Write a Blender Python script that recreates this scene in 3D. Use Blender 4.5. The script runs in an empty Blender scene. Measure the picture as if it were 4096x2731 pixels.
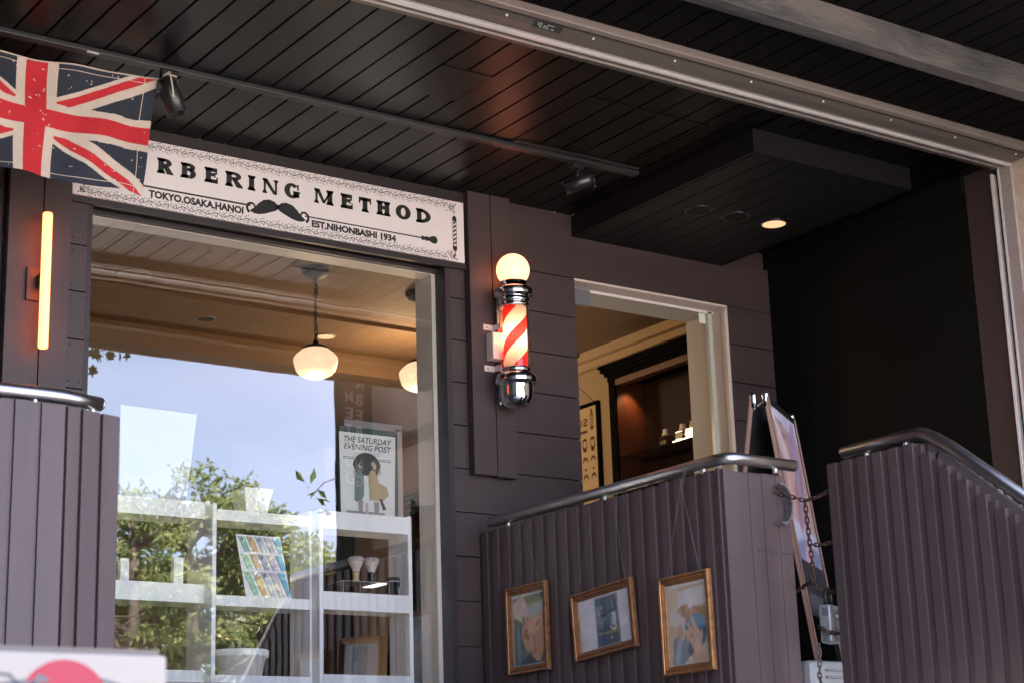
import bpy, bmesh, math, random
from mathutils import Vector, Matrix, Euler
random.seed(7)
PI = math.pi
S = bpy.context.scene
COL = S.collection
EV = 3.48                      # exposure stops (metered for the shaded porch)
K = 1.0 / 2 ** EV
LP = 2 ** (2.35 - EV) * .34               # display-referred lamp radiance

# ------------------------------------------------------------------ materials
MATS = {}
def mat(name, col, rough=.6, metal=0., spec=.5, ramp=(.3, .72), noise=0., nscale=8., bump=0., bscale=60., stretch=(1, 1, 1), col2=None, coat=0.):
    if name in MATS: return MATS[name]
    m = bpy.data.materials.new(name); m.use_nodes = True
    nt = m.node_tree; b = nt.nodes['Principled BSDF']
    b.inputs['Roughness'].default_value = rough
    b.inputs['Metallic'].default_value = metal
    b.inputs['Specular IOR Level'].default_value = spec
    b.inputs['Coat Weight'].default_value = coat
    c = (*col, 1)
    b.inputs['Base Color'].default_value = c
    if noise or bump:
        tc = nt.nodes.new('ShaderNodeTexCoord'); mp = nt.nodes.new('ShaderNodeMapping')
        mp.inputs['Scale'].default_value = stretch
        nt.links.new(tc.outputs['Object'], mp.inputs['Vector'])
    if noise:
        n = nt.nodes.new('ShaderNodeTexNoise'); n.inputs['Scale'].default_value = nscale; n.inputs['Detail'].default_value = 7
        n.inputs['Roughness'].default_value = .65
        nt.links.new(mp.outputs['Vector'], n.inputs['Vector'])
        r = nt.nodes.new('ShaderNodeValToRGB')
        r.color_ramp.elements[0].position = ramp[0]; r.color_ramp.elements[1].position = ramp[1]
        d = col2 if col2 else tuple(x * (1 - noise) for x in col)
        e = col if col2 else tuple(min(1, x * (1 + noise)) for x in col)
        r.color_ramp.elements[0].color = (*d, 1); r.color_ramp.elements[1].color = (*e, 1)
        nt.links.new(n.outputs['Fac'], r.inputs['Fac']); nt.links.new(r.outputs['Color'], b.inputs['Base Color'])
        mr = nt.nodes.new('ShaderNodeMapRange'); rv = min(.12, noise * .3); mr.inputs['To Min'].default_value = max(0, rough - rv); mr.inputs['To Max'].default_value = min(1, rough + rv)
        nt.links.new(n.outputs['Fac'], mr.inputs['Value']); nt.links.new(mr.outputs['Result'], b.inputs['Roughness'])
    if bump:
        n2 = nt.nodes.new('ShaderNodeTexNoise'); n2.inputs['Scale'].default_value = bscale; n2.inputs['Detail'].default_value = 5
        nt.links.new(mp.outputs['Vector'], n2.inputs['Vector'])
        bp = nt.nodes.new('ShaderNodeBump'); bp.inputs['Strength'].default_value = bump; bp.inputs['Distance'].default_value = .01
        nt.links.new(n2.outputs['Fac'], bp.inputs['Height']); nt.links.new(bp.outputs['Normal'], b.inputs['Normal'])
    MATS[name] = m
    return m
def emat(name, col, k=1.):
    m = bpy.data.materials.new(name); m.use_nodes = True
    b = m.node_tree.nodes['Principled BSDF']
    b.inputs['Base Color'].default_value = (.25, .22, .18, 1); b.inputs['Roughness'].default_value = .35
    b.inputs['Emission Color'].default_value = (*col, 1); b.inputs['Emission Strength'].default_value = k * K
    return m
def glass_mat(name, refl, tint=(1, 1, 1), warp=0.):
    m = bpy.data.materials.new(name); m.use_nodes = True
    nt = m.node_tree; nt.nodes.clear()
    o = nt.nodes.new('ShaderNodeOutputMaterial'); mx = nt.nodes.new('ShaderNodeMixShader')
    t = nt.nodes.new('ShaderNodeBsdfTransparent'); g = nt.nodes.new('ShaderNodeBsdfGlossy')
    t.inputs['Color'].default_value = (*tint, 1); g.inputs['Roughness'].default_value = 0
    if warp:
        tc = nt.nodes.new('ShaderNodeTexCoord'); nz = nt.nodes.new('ShaderNodeTexNoise'); nz.inputs['Scale'].default_value = 2.2; nz.inputs['Detail'].default_value = 2
        bp = nt.nodes.new('ShaderNodeBump'); bp.inputs['Strength'].default_value = warp; bp.inputs['Distance'].default_value = .05
        nt.links.new(tc.outputs['Object'], nz.inputs['Vector']); nt.links.new(nz.outputs['Fac'], bp.inputs['Height']); nt.links.new(bp.outputs['Normal'], g.inputs['Normal'])
    gm = nt.nodes.new('ShaderNodeNewGeometry'); dt = nt.nodes.new('ShaderNodeVectorMath'); dt.operation = 'DOT_PRODUCT'
    nt.links.new(gm.outputs['Incoming'], dt.inputs[0]); nt.links.new(gm.outputs['Normal'], dt.inputs[1])
    def M(op, a, b=None):
        n = nt.nodes.new('ShaderNodeMath'); n.operation = op
        for i, v in enumerate((a, b)):
            if v is None: continue
            if isinstance(v, (int, float)): n.inputs[i].default_value = v
            else: nt.links.new(v, n.inputs[i])
        n.use_clamp = op == 'MINIMUM'
        return n.outputs[0]
    sch = M('ADD', M('MULTIPLY', M('POWER', M('SUBTRACT', 1., M('ABSOLUTE', dt.outputs['Value'])), 5.), .96), .04)   # Schlick, same from both sides
    nt.links.new(M('MINIMUM', M('MULTIPLY', sch, refl), .95), mx.inputs[0])
    nt.links.new(t.outputs[0], mx.inputs[1]); nt.links.new(g.outputs[0], mx.inputs[2]); nt.links.new(mx.outputs[0], o.inputs[0])
    return m
PURPLE = mat('purple_paint', (.045, .029, .0295), .5, noise=.24, nscale=2.2, stretch=(.35, 1, 1.6), bump=.06, bscale=220)
PURPLE2 = mat('purple_fence_paint', (.080, .054, .057), .5, noise=.22, nscale=5, bump=.05, bscale=200, stretch=(1, 1, .09))
DARKPURP = mat('dark_purple_paint', (.022, .015, .017), .5, noise=.1)
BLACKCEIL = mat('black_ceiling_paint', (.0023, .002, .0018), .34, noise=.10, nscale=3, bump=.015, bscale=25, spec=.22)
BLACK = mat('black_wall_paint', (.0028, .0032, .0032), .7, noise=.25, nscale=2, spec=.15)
BLACKM = mat('black_metal', (.012, .012, .013), .35, spec=.5)
BLACKP = mat('black_print', (.008, .008, .008), .6)
WHITE = mat('white_sign_panel', (.70, .64, .64), .45, noise=.03, nscale=2)
WPAINT = mat('white_paint', (.78, .8, .8), .45, noise=.03, nscale=3)
FRAMEB = mat('beige_frame_paint', (.54, .45, .40), .45, noise=.05)
ALU = mat('brushed_aluminium', (.165, .143, .130), .42, metal=.35, noise=.12, nscale=3, stretch=(.2, 1, 8))
ALUB = mat('bright_aluminium', (.88, .82, .80), .3, metal=.3)
BRUSH = mat('brushed_steel_plate', (.50, .43, .41), .42, metal=.3, noise=.14, nscale=6, stretch=(1, 1, 30))
STEEL = mat('handrail_steel', (.46, .44, .43), .33, metal=1, noise=.12, nscale=7, stretch=(1, 1, 1))
CHROME = mat('chrome', (.72, .72, .74), .07, metal=1)
TIMBER = mat('weathered_grey_beam', (.085, .070, .064), .75, noise=.5, nscale=1.5, ramp=(.36, .58), bump=.5, bscale=26, stretch=(1, 4, 4), col2=(.018, .019, .022))
STUCCO = mat('beige_stucco', (.64, .51, .41), .9, noise=.12, nscale=9, bump=.9, bscale=55)
CONC = mat('pavement_asphalt', (.38, .345, .31), .85, noise=.15, nscale=1.2)
DECKM = mat('terrace_tiles', (.16, .15, .15), .7, noise=.2)
RUST = mat('rusty_chain', (.11, .06, .045), .6, metal=.6, noise=.5, nscale=60, col2=(.05, .028, .022))
GOLD = mat('gilt_frame', (.42, .21, .09), .38, metal=.75, noise=.35, nscale=30, bump=.25, bscale=160)
WOOD = mat('dark_cabinet_wood', (.09, .028, .012), .4, noise=.35, nscale=5, stretch=(4, 4, .5))
BLKWOOD = mat('black_cornice_wood', (.0025, .002, .0018), .7, spec=.03, noise=.2)
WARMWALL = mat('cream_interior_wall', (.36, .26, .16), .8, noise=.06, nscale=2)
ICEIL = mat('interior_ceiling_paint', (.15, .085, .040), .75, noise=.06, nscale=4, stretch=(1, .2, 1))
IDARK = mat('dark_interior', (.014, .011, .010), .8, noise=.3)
CORD = mat('clear_nylon_cord', (.24, .225, .22), .4)
STRING = mat('beige_string', (.6, .52, .44), .8)
NAVY = mat('flag_navy', (.016, .019, .032), .85, noise=.18, nscale=40)
RED = mat('flag_red', (.44, .014, .022), .85, noise=.1, nscale=40)
CLOTH = mat('flag_cream', (.50, .41, .345), .85, noise=.08, nscale=30)
def paper(name, c): return mat('print_' + name, c, .55, noise=.22, nscale=26)

# ------------------------------------------------------------------ objects
def tag(o, label=None, cat=None, group=None, kind=None):
    if label: o['label'] = label
    if cat: o['category'] = cat
    if group: o['group'] = group
    if kind: o['kind'] = kind
    return o
def thing(name, label, cat, loc=(0, 0, 0), rot=(0, 0, 0), group=None):
    o = bpy.data.objects.new(name, None); COL.objects.link(o)
    o.empty_display_size = .1
    o.location = loc; o.rotation_euler = rot
    return tag(o, label, cat, group)
def world_of(o):
    m = Matrix.LocRotScale(o.location, o.rotation_euler, None)
    return (world_of(o.parent) @ o.matrix_parent_inverse @ m) if o.parent else m
class MB:
    def __init__(s): s.v = []; s.f = []; s.m = []; s.sm = []
    def add(s, vs, fs, mi=0, smooth=False):
        n = len(s.v); s.v += [tuple(v) for v in vs]
        for f in fs: s.f.append([i + n for i in f]); s.m.append(mi); s.sm.append(smooth)
        return s
    def box(s, x0, x1, y0, y1, z0, z1, mi=0):
        v = [(x, y, z) for x in (x0, x1) for y in (y0, y1) for z in (z0, z1)]
        return s.add(v, [(0, 1, 3, 2), (4, 6, 7, 5), (0, 4, 5, 1), (2, 3, 7, 6), (0, 2, 6, 4), (1, 5, 7, 3)], mi)
    def obox(s, c, ax, ay, az, mi=0):              # oriented box: centre and three half vectors
        c = Vector(c); ax = Vector(ax); ay = Vector(ay); az = Vector(az)
        v = [c + ax * i + ay * j + az * k for i in (-1, 1) for j in (-1, 1) for k in (-1, 1)]
        return s.add(v, [(0, 1, 3, 2), (4, 6, 7, 5), (0, 4, 5, 1), (2, 3, 7, 6), (0, 2, 6, 4), (1, 5, 7, 3)], mi)
    def tube(s, pts, r, n=10, mi=0, cap=True, rs=None, closed=False):
        pts = [Vector(p) for p in pts]; N = len(pts); rings = []; up = None
        for i, p in enumerate(pts):
            if closed: d = pts[(i + 1) % N] - pts[i - 1]
            else: d = pts[min(i + 1, N - 1)] - pts[max(i - 1, 0)]
            d.normalize()
            if up is None:
                up = Vector((0, 0, 1)) if abs(d.z) < .9 else Vector((1, 0, 0))
            a = d.cross(up)
            if a.length < 1e-6: a = d.orthogonal()
            a.normalize(); b = a.cross(d).normalized(); up = b
            q = rs[i] if rs else r
            rings.append([p + a * math.cos(2 * PI * k / n) * q + b * math.sin(2 * PI * k / n) * q for k in range(n)])
        vs = [v for g in rings for v in g]; fs = []
        for i in range(N if closed else N - 1):
            j = (i + 1) % N
            for k in range(n): fs.append((i * n + k, i * n + (k + 1) % n, j * n + (k + 1) % n, j * n + k))
        s.add(vs, fs, mi, True)
        if cap and not closed:
            m = len(s.v) - len(vs)
            s.f.append([m + k for k in range(n)][::-1]); s.m.append(mi); s.sm.append(False)
            s.f.append([m + (N - 1) * n + k for k in range(n)]); s.m.append(mi); s.sm.append(False)
        return s
    def lathe(s, prof, c=(0, 0, 0), n=32, mi=0, axis=None, smooth=True, cap=True):
        c = Vector(c); M = Matrix.Identity(3)
        if axis is not None: M = Vector((0, 0, 1)).rotation_difference(Vector(axis)).to_matrix()
        vs = []; fs = []
        for r, z in prof:
            for k in range(n): vs.append(c + M @ Vector((r * math.cos(2 * PI * k / n), r * math.sin(2 * PI * k / n), z)))
        for i in range(len(prof) - 1):
            for k in range(n): fs.append((i * n + k, i * n + (k + 1) % n, (i + 1) * n + (k + 1) % n, (i + 1) * n + k))
        s.add(vs, fs, mi, smooth)
        if cap:
            m = len(s.v) - len(vs)
            if prof[0][0] > 1e-5: s.f.append([m + k for k in range(n)][::-1]); s.m.append(mi); s.sm.append(False)
            if prof[-1][0] > 1e-5: s.f.append([m + (len(prof) - 1) * n + k for k in range(n)]); s.m.append(mi); s.sm.append(False)
        return s
    def poly(s, pts, y=0., mi=0):                   # flat polygon in the XZ plane facing -Y
        a = sum(pts[i][0] * pts[(i + 1) % len(pts)][1] - pts[(i + 1) % len(pts)][0] * pts[i][1] for i in range(len(pts)))
        if a < 0: pts = pts[::-1]
        return s.add([(p[0], y, p[1]) for p in pts], [tuple(range(len(pts)))], mi)
    def strip(s, A, B, y=0., mi=0, closed=False):   # flat ribbon between two outlines
        n = len(A)
        for i in range(n if closed else n - 1):
            j = (i + 1) % n
            s.poly([A[i], A[j], B[j], B[i]], y, mi)
        return s
    def line(s, pts, w, y=0., mi=0, ws=None):       # flat stroke
        pts = [Vector(p) for p in pts]; A = []; B = []
        for i, p in enumerate(pts):
            d = pts[min(i + 1, len(pts) - 1)] - pts[max(i - 1, 0)]
            nn = Vector((-d[1], d[0])); nn.normalize(); q = (ws[i] if ws else w) / 2
            A.append(p + nn * q); B.append(p - nn * q)
        return s.strip(A, B, y, mi)
    def prism(s, pts, y0, y1, mi=0):                # polygon in XZ extruded along Y
        n = len(pts)
        a = sum(pts[i][0] * pts[(i + 1) % n][1] - pts[(i + 1) % n][0] * pts[i][1] for i in range(n))
        if a < 0: pts = pts[::-1]
        v = [(p[0], y0, p[1]) for p in pts] + [(p[0], y1, p[1]) for p in pts]
        f = [tuple(range(n)), tuple(range(2 * n - 1, n - 1, -1))] + [((i + 1) % n, i, n + i, n + (i + 1) % n) for i in range(n)]
        return s.add(v, f, mi)
    def build(s, name, mats, parent=None, local=False, bevel=0.):
        me = bpy.data.meshes.new(name); me.from_pydata(s.v, [], s.f)
        if not isinstance(mats, (list, tuple)): mats = [mats]
        for m in mats: me.materials.append(m)
        me.polygons.foreach_set('material_index', s.m); me.polygons.foreach_set('use_smooth', s.sm); me.update()
        o = bpy.data.objects.new(name, me); COL.objects.link(o)
        if parent:
            o.parent = parent
            if not local: o.matrix_parent_inverse = world_of(parent).inverted()
        if bevel:
            b = o.modifiers.new('bevel', 'BEVEL'); b.width = bevel; b.segments = 2; b.limit_method = 'ANGLE'
        return o
def ell(cx, cz, rx, rz, n=28, a0=0, a1=2 * PI, rot=0):
    out = []
    full = abs(a1 - a0 - 2 * PI) < 1e-6
    for k in range(n if full else n + 1):
        a = a0 + (a1 - a0) * k / n; x = rx * math.cos(a); z = rz * math.sin(a)
        out.append((cx + x * math.cos(rot) - z * math.sin(rot), cz + x * math.sin(rot) + z * math.cos(rot)))
    return out
def text_mb(mb, s, x0, x1, z0, z1, y, mi=0, bold=.012, mirror=False, shear=0.):
    cu = bpy.data.curves.new('lettering', 'FONT'); cu.body = s; cu.size = 1; cu.offset = bold; cu.resolution_u = 3; cu.shear = shear
    o = bpy.data.objects.new('lettering', cu); COL.objects.link(o)
    dg = bpy.context.evaluated_depsgraph_get(); me = bpy.data.meshes.new_from_object(o.evaluated_get(dg))
    vs = [v.co.copy() for v in me.vertices]; fs = [tuple(p.vertices) for p in me.polygons]
    bpy.data.objects.remove(o); bpy.data.curves.remove(cu); bpy.data.meshes.remove(me)
    if not vs: return
    ax = min(v.x for v in vs); bx = max(v.x for v in vs); ay = min(v.y for v in vs); by = max(v.y for v in vs)
    out = []
    for v in vs:
        t = (v.x - ax) / max(1e-6, bx - ax)
        if mirror: t = 1 - t
        out.append((x0 + t * (x1 - x0), y, z0 + (v.y - ay) / max(1e-6, by - ay) * (z1 - z0)))
    if mirror: fs = [f[::-1] for f in fs]
    mb.add(out, fs, mi)
def lamp(name, loc, power, col, r=.05, parent=None, kind='POINT', rot=(0, 0, 0), spot=None):
    l = bpy.data.lights.new(name, kind); l.energy = power * LP; l.color = col
    if kind in ('POINT', 'SPOT'): l.shadow_soft_size = r
    if spot: l.spot_size = spot; l.spot_blend = .6
    if kind == 'AREA': l.size = r
    o = bpy.data.objects.new(name, l); COL.objects.link(o); o.location = loc; o.rotation_euler = rot
    if parent:
        o.parent = parent; o.matrix_parent_inverse = world_of(parent).inverted()
    return o

# ================================================================== SETTING
g = MB(); g.add([(-300, -300, 0), (300, -300, 0), (300, 300, 0), (-300, 300, 0)], [(0, 1, 2, 3)])
tag(g.build('ground', CONC), kind='structure')
d = MB(); d.box(-3, 6.86, -1.5, 4.6, 1.9, 2.1)
tag(d.build('terrace', DECKM), kind='structure')

ZC = 4.69
# ---------------------------------------------------------------- building
shop = thing('shop_building', 'dark purple clad barber shop front with black plank porch ceiling', 'building', (4, 0, 2.1))
SR = [4.347 - .2122 * k for k in range(0, 11)]
SL = [4.094 + .212 * 2, 4.094 + .212, 4.094, 3.885, 3.672, 3.457, 3.245, 3.033, 2.82, 2.61, 2.4, 2.19]
fw = MB()
def boards(x0, x1, zs, ztop, zbot, y=0., th=.018, gap=.006):
    zz = [ztop] + [z for z in zs if zbot < z < ztop] + [zbot]
    for a, b in zip(zz, zz[1:]):
        fw.box(x0, x1, y, y + th, b + (gap / 2 if b != zbot else 0), a - (gap / 2 if a != ztop else 0))
boards(-1.5, 2.482, SL, ZC, 1.9, .02)
boards(2.764, 2.852, SL, 4.29, 1.9, 0)
boards(4.729, 4.812, SR, 4.29, 1.9, 0)
boards(4.812, 5.498, SR, 4.573, 1.9, 0)
fw.box(2.764, 5.494, 0, .018, 4.5735, ZC)      # fascia behind the sign
fw.box(2.764, 4.812, 0.0005, .018, 4.2905, 4.573)
boards(6.545, 6.866, SR, 4.3465, 1.9, 0)
fw.box(5.4985, 6.866, 0, .018, 4.35, 4.573)
fw.box(6.531, 6.866, 0, .018, 4.5735, ZC)
fb = MB()
fb.box(-1.5, 2.85, .04, .2, 1.9, ZC); fb.box(4.731, 5.497, .02, .2, 1.9, ZC); fb.box(6.547, 7.3, .02, .2, 1.9, ZC)
fb.box(2.85, 4.731, .02, .2, 4.30, ZC); fb.box(5.497, 6.547, .02, .12, 4.352, ZC)
fb.build('wall_core', DARKPURP, shop)
NAIL = mat('painted_nail', (.05, .037, .042), .4)
def nail(x, y, z, m_=None): (m_ or fw).lathe([(.0045, 0), (.004, .0022), (0, .003)], (x, y, z), 8, axis=(0, -1, 0), mi=1)
for zs, xs, y in ((SL, (2.79, 2.838), 0), (SR, (4.745, 4.797), 0), (SR, (5.12, 5.47), 0), (SR, (6.56, 6.85), 0)):
    for z in zs:
        for x in xs:
            if 2.3 < z < 4.3: nail(x, y, z - .025); nail(x, y, z + .03)
fw.build('facade_cladding', [PURPLE, NAIL], shop)
for x0, x1, y, z0 in ((2.489, 2.637, -.04, 1.9), (2.642, 2.763, -.04, 1.9), (4.815, 4.946, -.05, 3.256), (4.951, 5.067, -.05, 3.252)):
    pb = MB(); pb.box(x0, x1, y, -.0005, z0, ZC)
    for z in ([2.3 + .19 * k for k in range(11)] if x0 < 3 else (3.31, 3.5, 3.82, 4.02, 4.3, 4.6)):
        for x in (x0 + .02, x1 - .02): nail(x, y, z + random.uniform(-.015, .015), pb)
    pb.build('pilaster_board', [PURPLE, NAIL], shop, bevel=.0025)
MB().box(2.764, 4.8145, -.012, -.0005, 4.63, 4.688).build('fascia_strip', DARKPURP, shop)
MB().box(2.764, 4.8145, -.02, -.0005, 4.283, 4.312).build('fascia_strip', DARKPURP, shop)

# porch ceiling: planks running from the facade to the street
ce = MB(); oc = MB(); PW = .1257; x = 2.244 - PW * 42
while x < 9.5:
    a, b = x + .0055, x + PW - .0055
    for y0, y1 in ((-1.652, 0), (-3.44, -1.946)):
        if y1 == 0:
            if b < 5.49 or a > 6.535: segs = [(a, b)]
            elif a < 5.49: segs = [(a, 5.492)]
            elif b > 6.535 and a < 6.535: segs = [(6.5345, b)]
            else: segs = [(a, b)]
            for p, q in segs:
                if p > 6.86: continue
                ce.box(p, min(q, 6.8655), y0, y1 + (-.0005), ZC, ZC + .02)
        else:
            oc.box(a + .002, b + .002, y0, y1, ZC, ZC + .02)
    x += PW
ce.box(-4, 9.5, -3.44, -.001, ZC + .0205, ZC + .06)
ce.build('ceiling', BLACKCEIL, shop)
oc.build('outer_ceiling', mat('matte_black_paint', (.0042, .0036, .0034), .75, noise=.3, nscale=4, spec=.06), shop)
MB().box(-4, 9.5, -3.47, -3.445, 4.688, 5.2).build('eaves_board', DARKPURP, shop)
# flush access panels in the ceiling
ap = MB()
for px0, px1, y0, y1 in ((3.88, 4.13, -1.28, -.98),):
    ap.box(px0, px1, y0, y1, ZC - .003, ZC - .0005)
ap.build('access_panel', BLACKCEIL, shop)
h = MB(); hx0, hx1, hy0, hy1 = 4.62, 5.30, -1.33, -.745
for bx in ((hx0, hx1, hy0, hy0 + .012), (hx0, hx1, hy1 - .012, hy1), (hx0, hx0 + .012, hy0, hy1), (hx1 - .012, hx1, hy0, hy1)):
    h.box(*bx, ZC - .004, ZC - .0005)
h.build('hatch_trim', BLACKCEIL, shop)
# lowered soffit box over the door
sb = MB(); BX0, BX1, BY = 5.494, 6.53, -1.408
sb.box(BX0, BX1, BY, BY + .02, 4.5735, ZC - .001); sb.box(BX0, BX0 + .02, BY + .0205, -.001, 4.5735, ZC - .001); sb.box(BX1 - .02, BX1, BY + .0205, -.001, 4.5735, ZC - .001)
n = 8; w = (BX1 - BX0 - .05) / n
sb.box(BX0 + .0205, BX1 - .0205, BY + .0205, -.001, 4.586, 4.6)
for i in range(n):
    sb.box(BX0 + .025 + i * w + .004, BX0 + .025 + (i + 1) * w - .004, BY + .021, -.0015, 4.5735, 4.5855)
sb.build('soffit_box', mat('charcoal_soffit', (.0048, .0046, .0045), .5, noise=.1, spec=.35), shop)
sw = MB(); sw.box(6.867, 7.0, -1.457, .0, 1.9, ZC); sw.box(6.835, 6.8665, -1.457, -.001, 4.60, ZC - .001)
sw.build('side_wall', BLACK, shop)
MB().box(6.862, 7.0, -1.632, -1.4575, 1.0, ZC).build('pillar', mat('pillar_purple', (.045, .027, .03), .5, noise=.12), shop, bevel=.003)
MB().box(2.6, 9.5, -2.555, -2.478, 4.555, ZC - .001).build('ceiling_beam', TIMBER, shop, bevel=.006)
us = MB(); us.box(-7, 15, -3.3, 9, 5.2, 6.4); us.box(-7, 15, -3.44, -3.31, 4.76, 6.2)
us.build('upper_storey_sun_block', STUCCO, shop)  # unseen mass put in to shade the porch, kept low for ground bounce
# shop window
wf = MB()
wf.box(2.8525, 2.875, .0, .09, 2.15, 4.2895); wf.box(4.70, 4.7285, .0, .09, 2.15, 4.2895); wf.box(2.8755, 4.6995, .06, .09, 4.272, 4.2895)
win = wf.build('window', DARKPURP, shop)
iw = MB(); iw.box(4.678, 4.73, .091, .24, 2.15, 4.285); iw.box(2.83, 2.874, .091, .24, 2.15, 4.285); iw.box(2.8745, 4.6775, .091, .19, 4.268, 4.30)
iw.build('window_reveal', mat('pale_reveal', (.80, .72, .62), .55), win)
MB().box(2.83, 4.73, -.02, .2, 2.1, 2.15).build('window_sill', DARKPURP, win)
MB().poly([(2.8755, 2.151), (4.6995, 2.151), (4.6995, 4.2715), (2.8755, 4.2715)], .07).build('window_pane', glass_mat('window_glass', 5.2, warp=.012), win)
# doorway
df = MB()
df.box(5.4985, 6.544, .0, .10, 4.337, 4.3495); df.box(6.535, 6.5445, .0, .12, 2.1, 4.3365)
df.box(6.518, 6.5345, -.004, .022, 2.1, 4.318)
dr = df.build('doorway', FRAMEB, shop)
dl = MB(); dl.box(5.54, 6.534, .125, .34, 4.3375, 4.36); dl.box(6.5355, 6.56, .125, .34, 2.1, 4.337); dl.box(5.4985, 5.54, .125, .2, 2.1, 4.36)
dl.build('door_lining', mat('grey_lining', (.42, .39, .36), .6), dr)
MB().poly([(5.50, 2.1), (6.49, 2.1), (6.49, 4.33), (5.50, 4.33)], .112).build('door_pane', glass_mat('door_glass', .35, (.97, .98, .96)), dr)
MB().box(6.49, 6.5175, .1, .124, 2.1, 4.334).build('glass_channel', mat('green_glass_edge', (.42, .46, .40), .25), dr)
MB().box(5.50, 6.53, .1, .107, 4.323, 4.3365).build('glass_channel', ALUB, dr)
MB().box(5.52, 5.675, .098, .126, 4.248, 4.336).build('patch_fitting', mat('grey_metal', (.23, .23, .25), .4, metal=.6), dr, bevel=.003)
MB().box(6.428, 6.470, .1005, .1075, 4.262, 4.318).build('sensor_sticker', mat('pale_sticker', (.62, .66, .62), .5), dr)
# interior shell
ic = MB(); x = 1.8
while x < 7.2:
    ic.box(x + .0008, x + .1249, .2005, 2.85, 4.66, 4.68); x += .1257
ic.box(1.8, 7.3, .2005, 5.4, 4.6805, 4.689)
ic.box(1.8, 7.25, 2.851, 5.4, 4.525, 4.66)
ic.box(1.8, 7.25, 2.14, 2.2, 4.635, 4.6595)
ic.build('interior_ceiling', ICEIL, shop)
cr = MB()
for z0, z1, x0 in ((4.60, 4.6595, 7.15), (4.555, 4.5995, 7.2)):
    cr.box(x0, 7.2495, .35, 5.3, z0, z1)
cr.build('crown_moulding', mat('cream_moulding', (.42, .29, .17), .6), shop)
il = MB(); il.box(7.25, 7.35, .2005, 5.4, 2.1, 4.66)
il.build('interior_wall', WARMWALL, shop)
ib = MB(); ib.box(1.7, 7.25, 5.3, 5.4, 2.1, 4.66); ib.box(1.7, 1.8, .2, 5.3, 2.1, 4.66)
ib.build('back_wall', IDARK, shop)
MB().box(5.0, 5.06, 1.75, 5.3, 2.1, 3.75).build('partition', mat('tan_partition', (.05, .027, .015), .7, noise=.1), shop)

# stucco boundary wall at the right, street side
sw = thing('stucco_wall', 'rough beige stucco wall at the right edge beside the steel guide rail', 'wall', (7.2, -3, 0))
m = MB(); m.box(6.867, 7.6, -3.475, -1.758, 0, 4.689); m.box(6.867, 7.6, -4.236, -3.4755, 0, 5.9); m.build('stucco', STUCCO, sw)
MB().box(6.85, 6.8668, -4.2, -2.9, 4.338, 4.444).build('band', mat('brown_band', (.16, .10, .07), .7), sw)

nb = MB(); nb.box(-1.9, -1.6, -9.0, -.001, 0, 9.4); tag(nb.build('added_sky_blocker', mat('blocker_dark', (.045, .043, .04), .9, noise=.2)), 'unseen tall dark wall added at the left to block sky light', 'wall')  # added out of view to keep left-facing surfaces dark
# rolling shutter header and guide
sh = thing('shutter_header', 'long grey aluminium shutter header running across the black ceiling', 'shutter rail', (4.5, -1.75, 4.66))
hd = MB(); X0, X1 = 1.5, 6.84
prof = [(-1.655, ZC - .0005), (-1.655, 4.662), (-1.669, 4.652), (-1.700, 4.650), (-1.703, 4.6475), (-1.712, 4.6475), (-1.715, 4.652), (-1.742, 4.652), (-1.746, 4.645), (-1.764, 4.6415), (-1.784, 4.645), (-1.788, 4.651), (-1.849, 4.651), (-1.872, 4.667), (-1.874, ZC - .0005)]
for i in range(len(prof) - 1):
    (a, b), (c, d2) = prof[i], prof[i + 1]
    mi = 1 if i in (8, 9) else (2 if i in (4,) else (3 if i in (1, 2, 12, 13) else 0))  # bright, pale and dark faces paint highlight and shade into the aluminium
    hd.add([(X0, a, b), (X1, a, b), (X1, c, d2), (X0, c, d2)], [(0, 3, 2, 1)], mi)
hd.add([(X1, a, b) for a, b in prof], [tuple(range(len(prof)))], 0)
MB().box(1.5, 6.86, -1.944, -1.908, 4.652, ZC - .0005).build('upper_bar', mat('grey_bar', (.25, .205, .185), .5, metal=.3, noise=.1), sh, bevel=.004)
for k in range(12):
    hd.lathe([(.006, 0), (.005, .003), (0, .004)], (2.1 + .425 * k, -1.862, 4.658), 10, axis=(0, -.6, -.8), mi=1)
    hd.lathe([(.004, 0), (.003, .002), (0, .003)], (2.2 + .52 * k, -1.708, 4.6475), 8, axis=(0, 0, -1), mi=1)
hd.build('rail', [ALU, ALUB, mat('lip_highlight', (.7, .62, .55), .35, metal=.5), mat('shadow_aluminium', (.085, .07, .063), .45, metal=.3)], sh)
def RP(x, t, o=0.): a = Vector((0, -1.851, 4.6522)); b = Vector((0, -1.872, 4.6668)); n_ = Vector((0, -.57, -.82)); p = a.lerp(b, t) + n_ * (.0012 + o); return (x, p.y, p.z)
rp = MB(); rp.add([RP(3.93, -.25), RP(4.07, -.25), RP(4.07, 1.0), RP(3.93, 1.0)], [(0, 1, 2, 3)]); rp.build('rating_plate', BLACKP, sh)
rt = MB()
for k in range(12):
    xx = 3.945 + random.random() * .09; l = .01 + random.random() * .016; tt = .0 + (k % 3) * .3
    rt.add([RP(xx, tt, .0008), RP(xx + l, tt, .0008), RP(xx + l, tt + .11, .0008), RP(xx, tt + .11, .0008)], [(0, 1, 2, 3)])
rt.build('rating_print', mat('plate_print', (.5, .5, .5), .5), sh)
gr = thing('shutter_guide', 'tall brushed steel shutter guide rail between the dark pillar and stucco wall', 'guide rail', (6.87, -1.7, 1))
MB().box(6.85, 6.95, -1.645, -1.6325, .8, 4.64).build('lip', ALUB, gr)
MB().box(6.88, 6.95, -1.678, -1.6455, .8, ZC).build('channel', BLACKM, gr)
MB().box(6.85, 6.95, -1.690, -1.6785, .8, ZC - .002).build('lip', ALUB, gr)
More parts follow.
